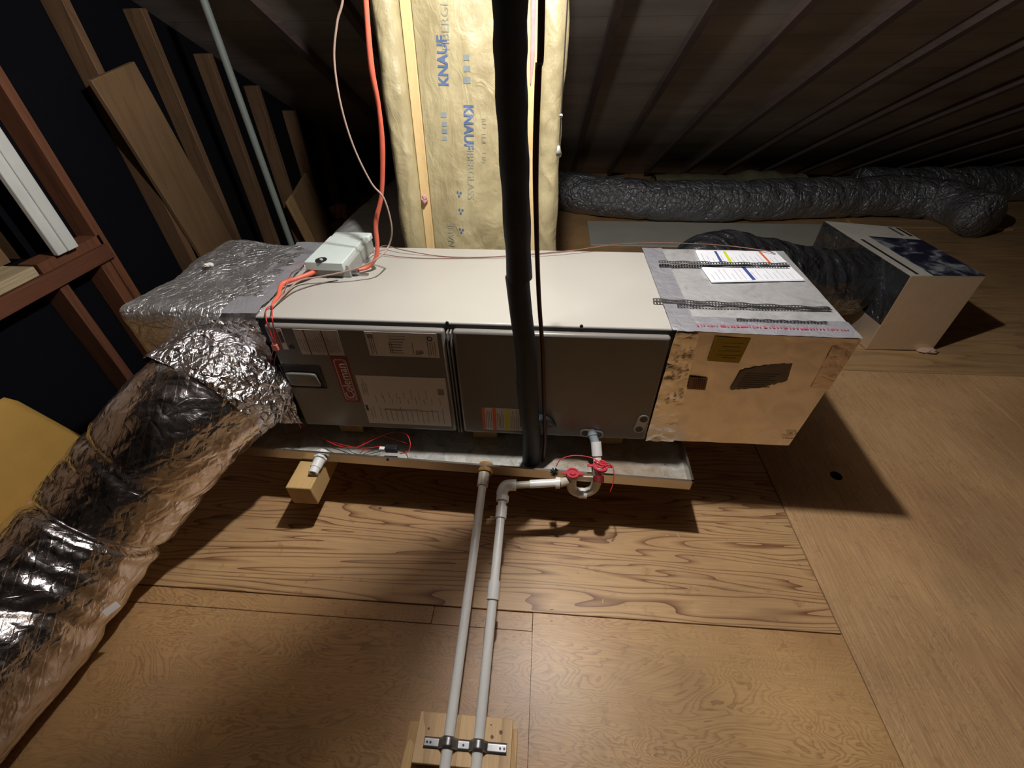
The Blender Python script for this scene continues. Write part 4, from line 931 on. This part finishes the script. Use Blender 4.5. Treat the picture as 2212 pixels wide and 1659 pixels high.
wire('grey_wire', [at(730,605,2,H+.003), at(680,615,2,H+.003), at(640,628,2,H+.003), at(620,640,2,H+.004), at(600,655,2,H+.006), at(588,666,2,H+.006)], .0018, plain('grey_jacket', srgb(96,84,80), .5), 'grey wire on the cabinet top leaving the front of the junction box')
wire('curly_wire', [at(672,568,2,H+.02), at(640,575,2,H+.03), at(625,595,2,H+.02), at(618,618,2,H+.02), at(604,645,2,H+.012)], .0013, plain('mauve_wire', srgb(170,110,104), .5), 'thin mauve wire curling left of the junction box over the foil tape')
rw = thing('red_wire_pair', 'pair of red wires with connector hanging down the cabinet front left corner', 'wires', at(588,664,2,H+.006))
yv = -.034
for k, P in enumerate([[at(590,658,2,H+.008), at(575,668,2,H+.008), at(575,690,1,yv), at(583,715,1,yv), at(590,735,1,yv), at(592,748,1,yv)], [at(600,650,2,H+.008), at(589,662,2,H+.01), at(588,685,1,yv-.004), at(591,712,1,yv-.004), at(594,735,1,yv), at(596,748,1,yv)]]):
    wire('wire', P, .0017, REDWIRE, None, parent=rw)
q = at(594,750,1,yv); MB().box(q.x-.009, q.x+.009, yv-.004, yv+.006, q.z-.012, q.z+.010).build('connector', plain('pink_clear_plastic', srgb(214,120,110), .25), rw, bevel=.002)
for k, P in enumerate([[at(590,756,1,yv), at(584,790,1,-.03), at(595,830,1,-.03), at(612,868,1,-.04), at(625,900,1,-.04), at(632,915,1,-.05)], [at(598,756,1,yv), at(592,795,1,-.03), at(604,835,1,-.03), at(620,872,1,-.03), at(640,905,1,-.04), at(650,925,1,-.05)]]):
    wire('lead', P, .0014, plain('dark_red_wire', srgb(120,40,36), .5), None, parent=rw)
# float switch on the pan rim
fs = thing('float_switch', 'small black float switch with red wires clipped to the pan rim', 'float switch', at(845,975,2,-.05))
q = at(846, 970, 2, -.052); MB().box(q.x-.022, q.x+.022, q.y-.010, q.y+.012, q.z-.010, q.z+.012).build('switch_body', BLACKP, fs, bevel=.002)
MB().box(q.x-.045, q.x-.022, q.y-.006, q.y+.008, q.z-.010, q.z+.004).build('switch_clip', PVC, fs, bevel=.003)
for P in ([at(705,952,2,-.06), at(735,964,2,-.055), at(770,966,2,-.05), at(810,948,2,-.04), at(845,934,2,-.02), at(875,936,2,-.01), at(886,955,2,-.02), at(882,975,2,-.04), at(864,980,2,-.05)], [at(640,915,2,-.06), at(680,940,2,-.07), at(730,958,2,-.07), at(780,968,2,-.06), at(825,964,2,-.055)], [at(780,964,2,-.06), at(800,945,2,-.06), at(820,940,2,-.05), at(850,948,2,-.05), at(880,958,2,-.05)]):
    wire('wire', P, .0015, REDWIRE, None, parent=fs)
wire('wire', [at(745,962,2,-.07), at(762,978,2,-.06), at(790,982,2,-.06), at(825,974,2,-.055)], .0011, BLACKP, None, parent=fs)
# splinters and crumbs on the floor
spl = [(463,1232,'left below the wavy plywood'),(633,1487,'on the plywood left of the pipes'),(209,1548,'beside the silver duct at lower left'),(1271,1192,'right of the pipes near the pan shadow'),(1192,1316,'on the plywood seam right of the coupling'),(1191,1341,'just below the plywood seam'),(1302,1299,'in the middle of the wavy plywood'),(1441,1158,'on the wavy plywood near the pan shadow corner'),(1465,1158,'right of the chip near the pan shadow corner'),(1621,1224,'near the right end of the wavy plywood'),(1180,1163,'beside the shadow of the trap')]
for u, v, w in spl:
    p_ = at(u, v, 2, FL); a_ = random.uniform(0, 3.1); l = random.uniform(.003,.008)
    tag(MB().beam(p_+Vector((-l*math.cos(a_), -l*math.sin(a_), .0012)), p_+Vector((l*math.cos(a_), l*math.sin(a_), .0012)), .0025, .0018).build('wood_chip', STUDPINE), 'tiny pale wood chip on floor, '+w, 'wood chip', 'pale chips scattered on the floor')
p_ = at(1806, 1028, 2, FL)
hm = MB().tube([p_+Vector((0,0,.0005)), p_+Vector((0,0,.0015))], .022, 20)
tag(hm.build('floor_knot', FELT), 'black round hole in the plywood inside the right plenum shadow', 'knot hole')
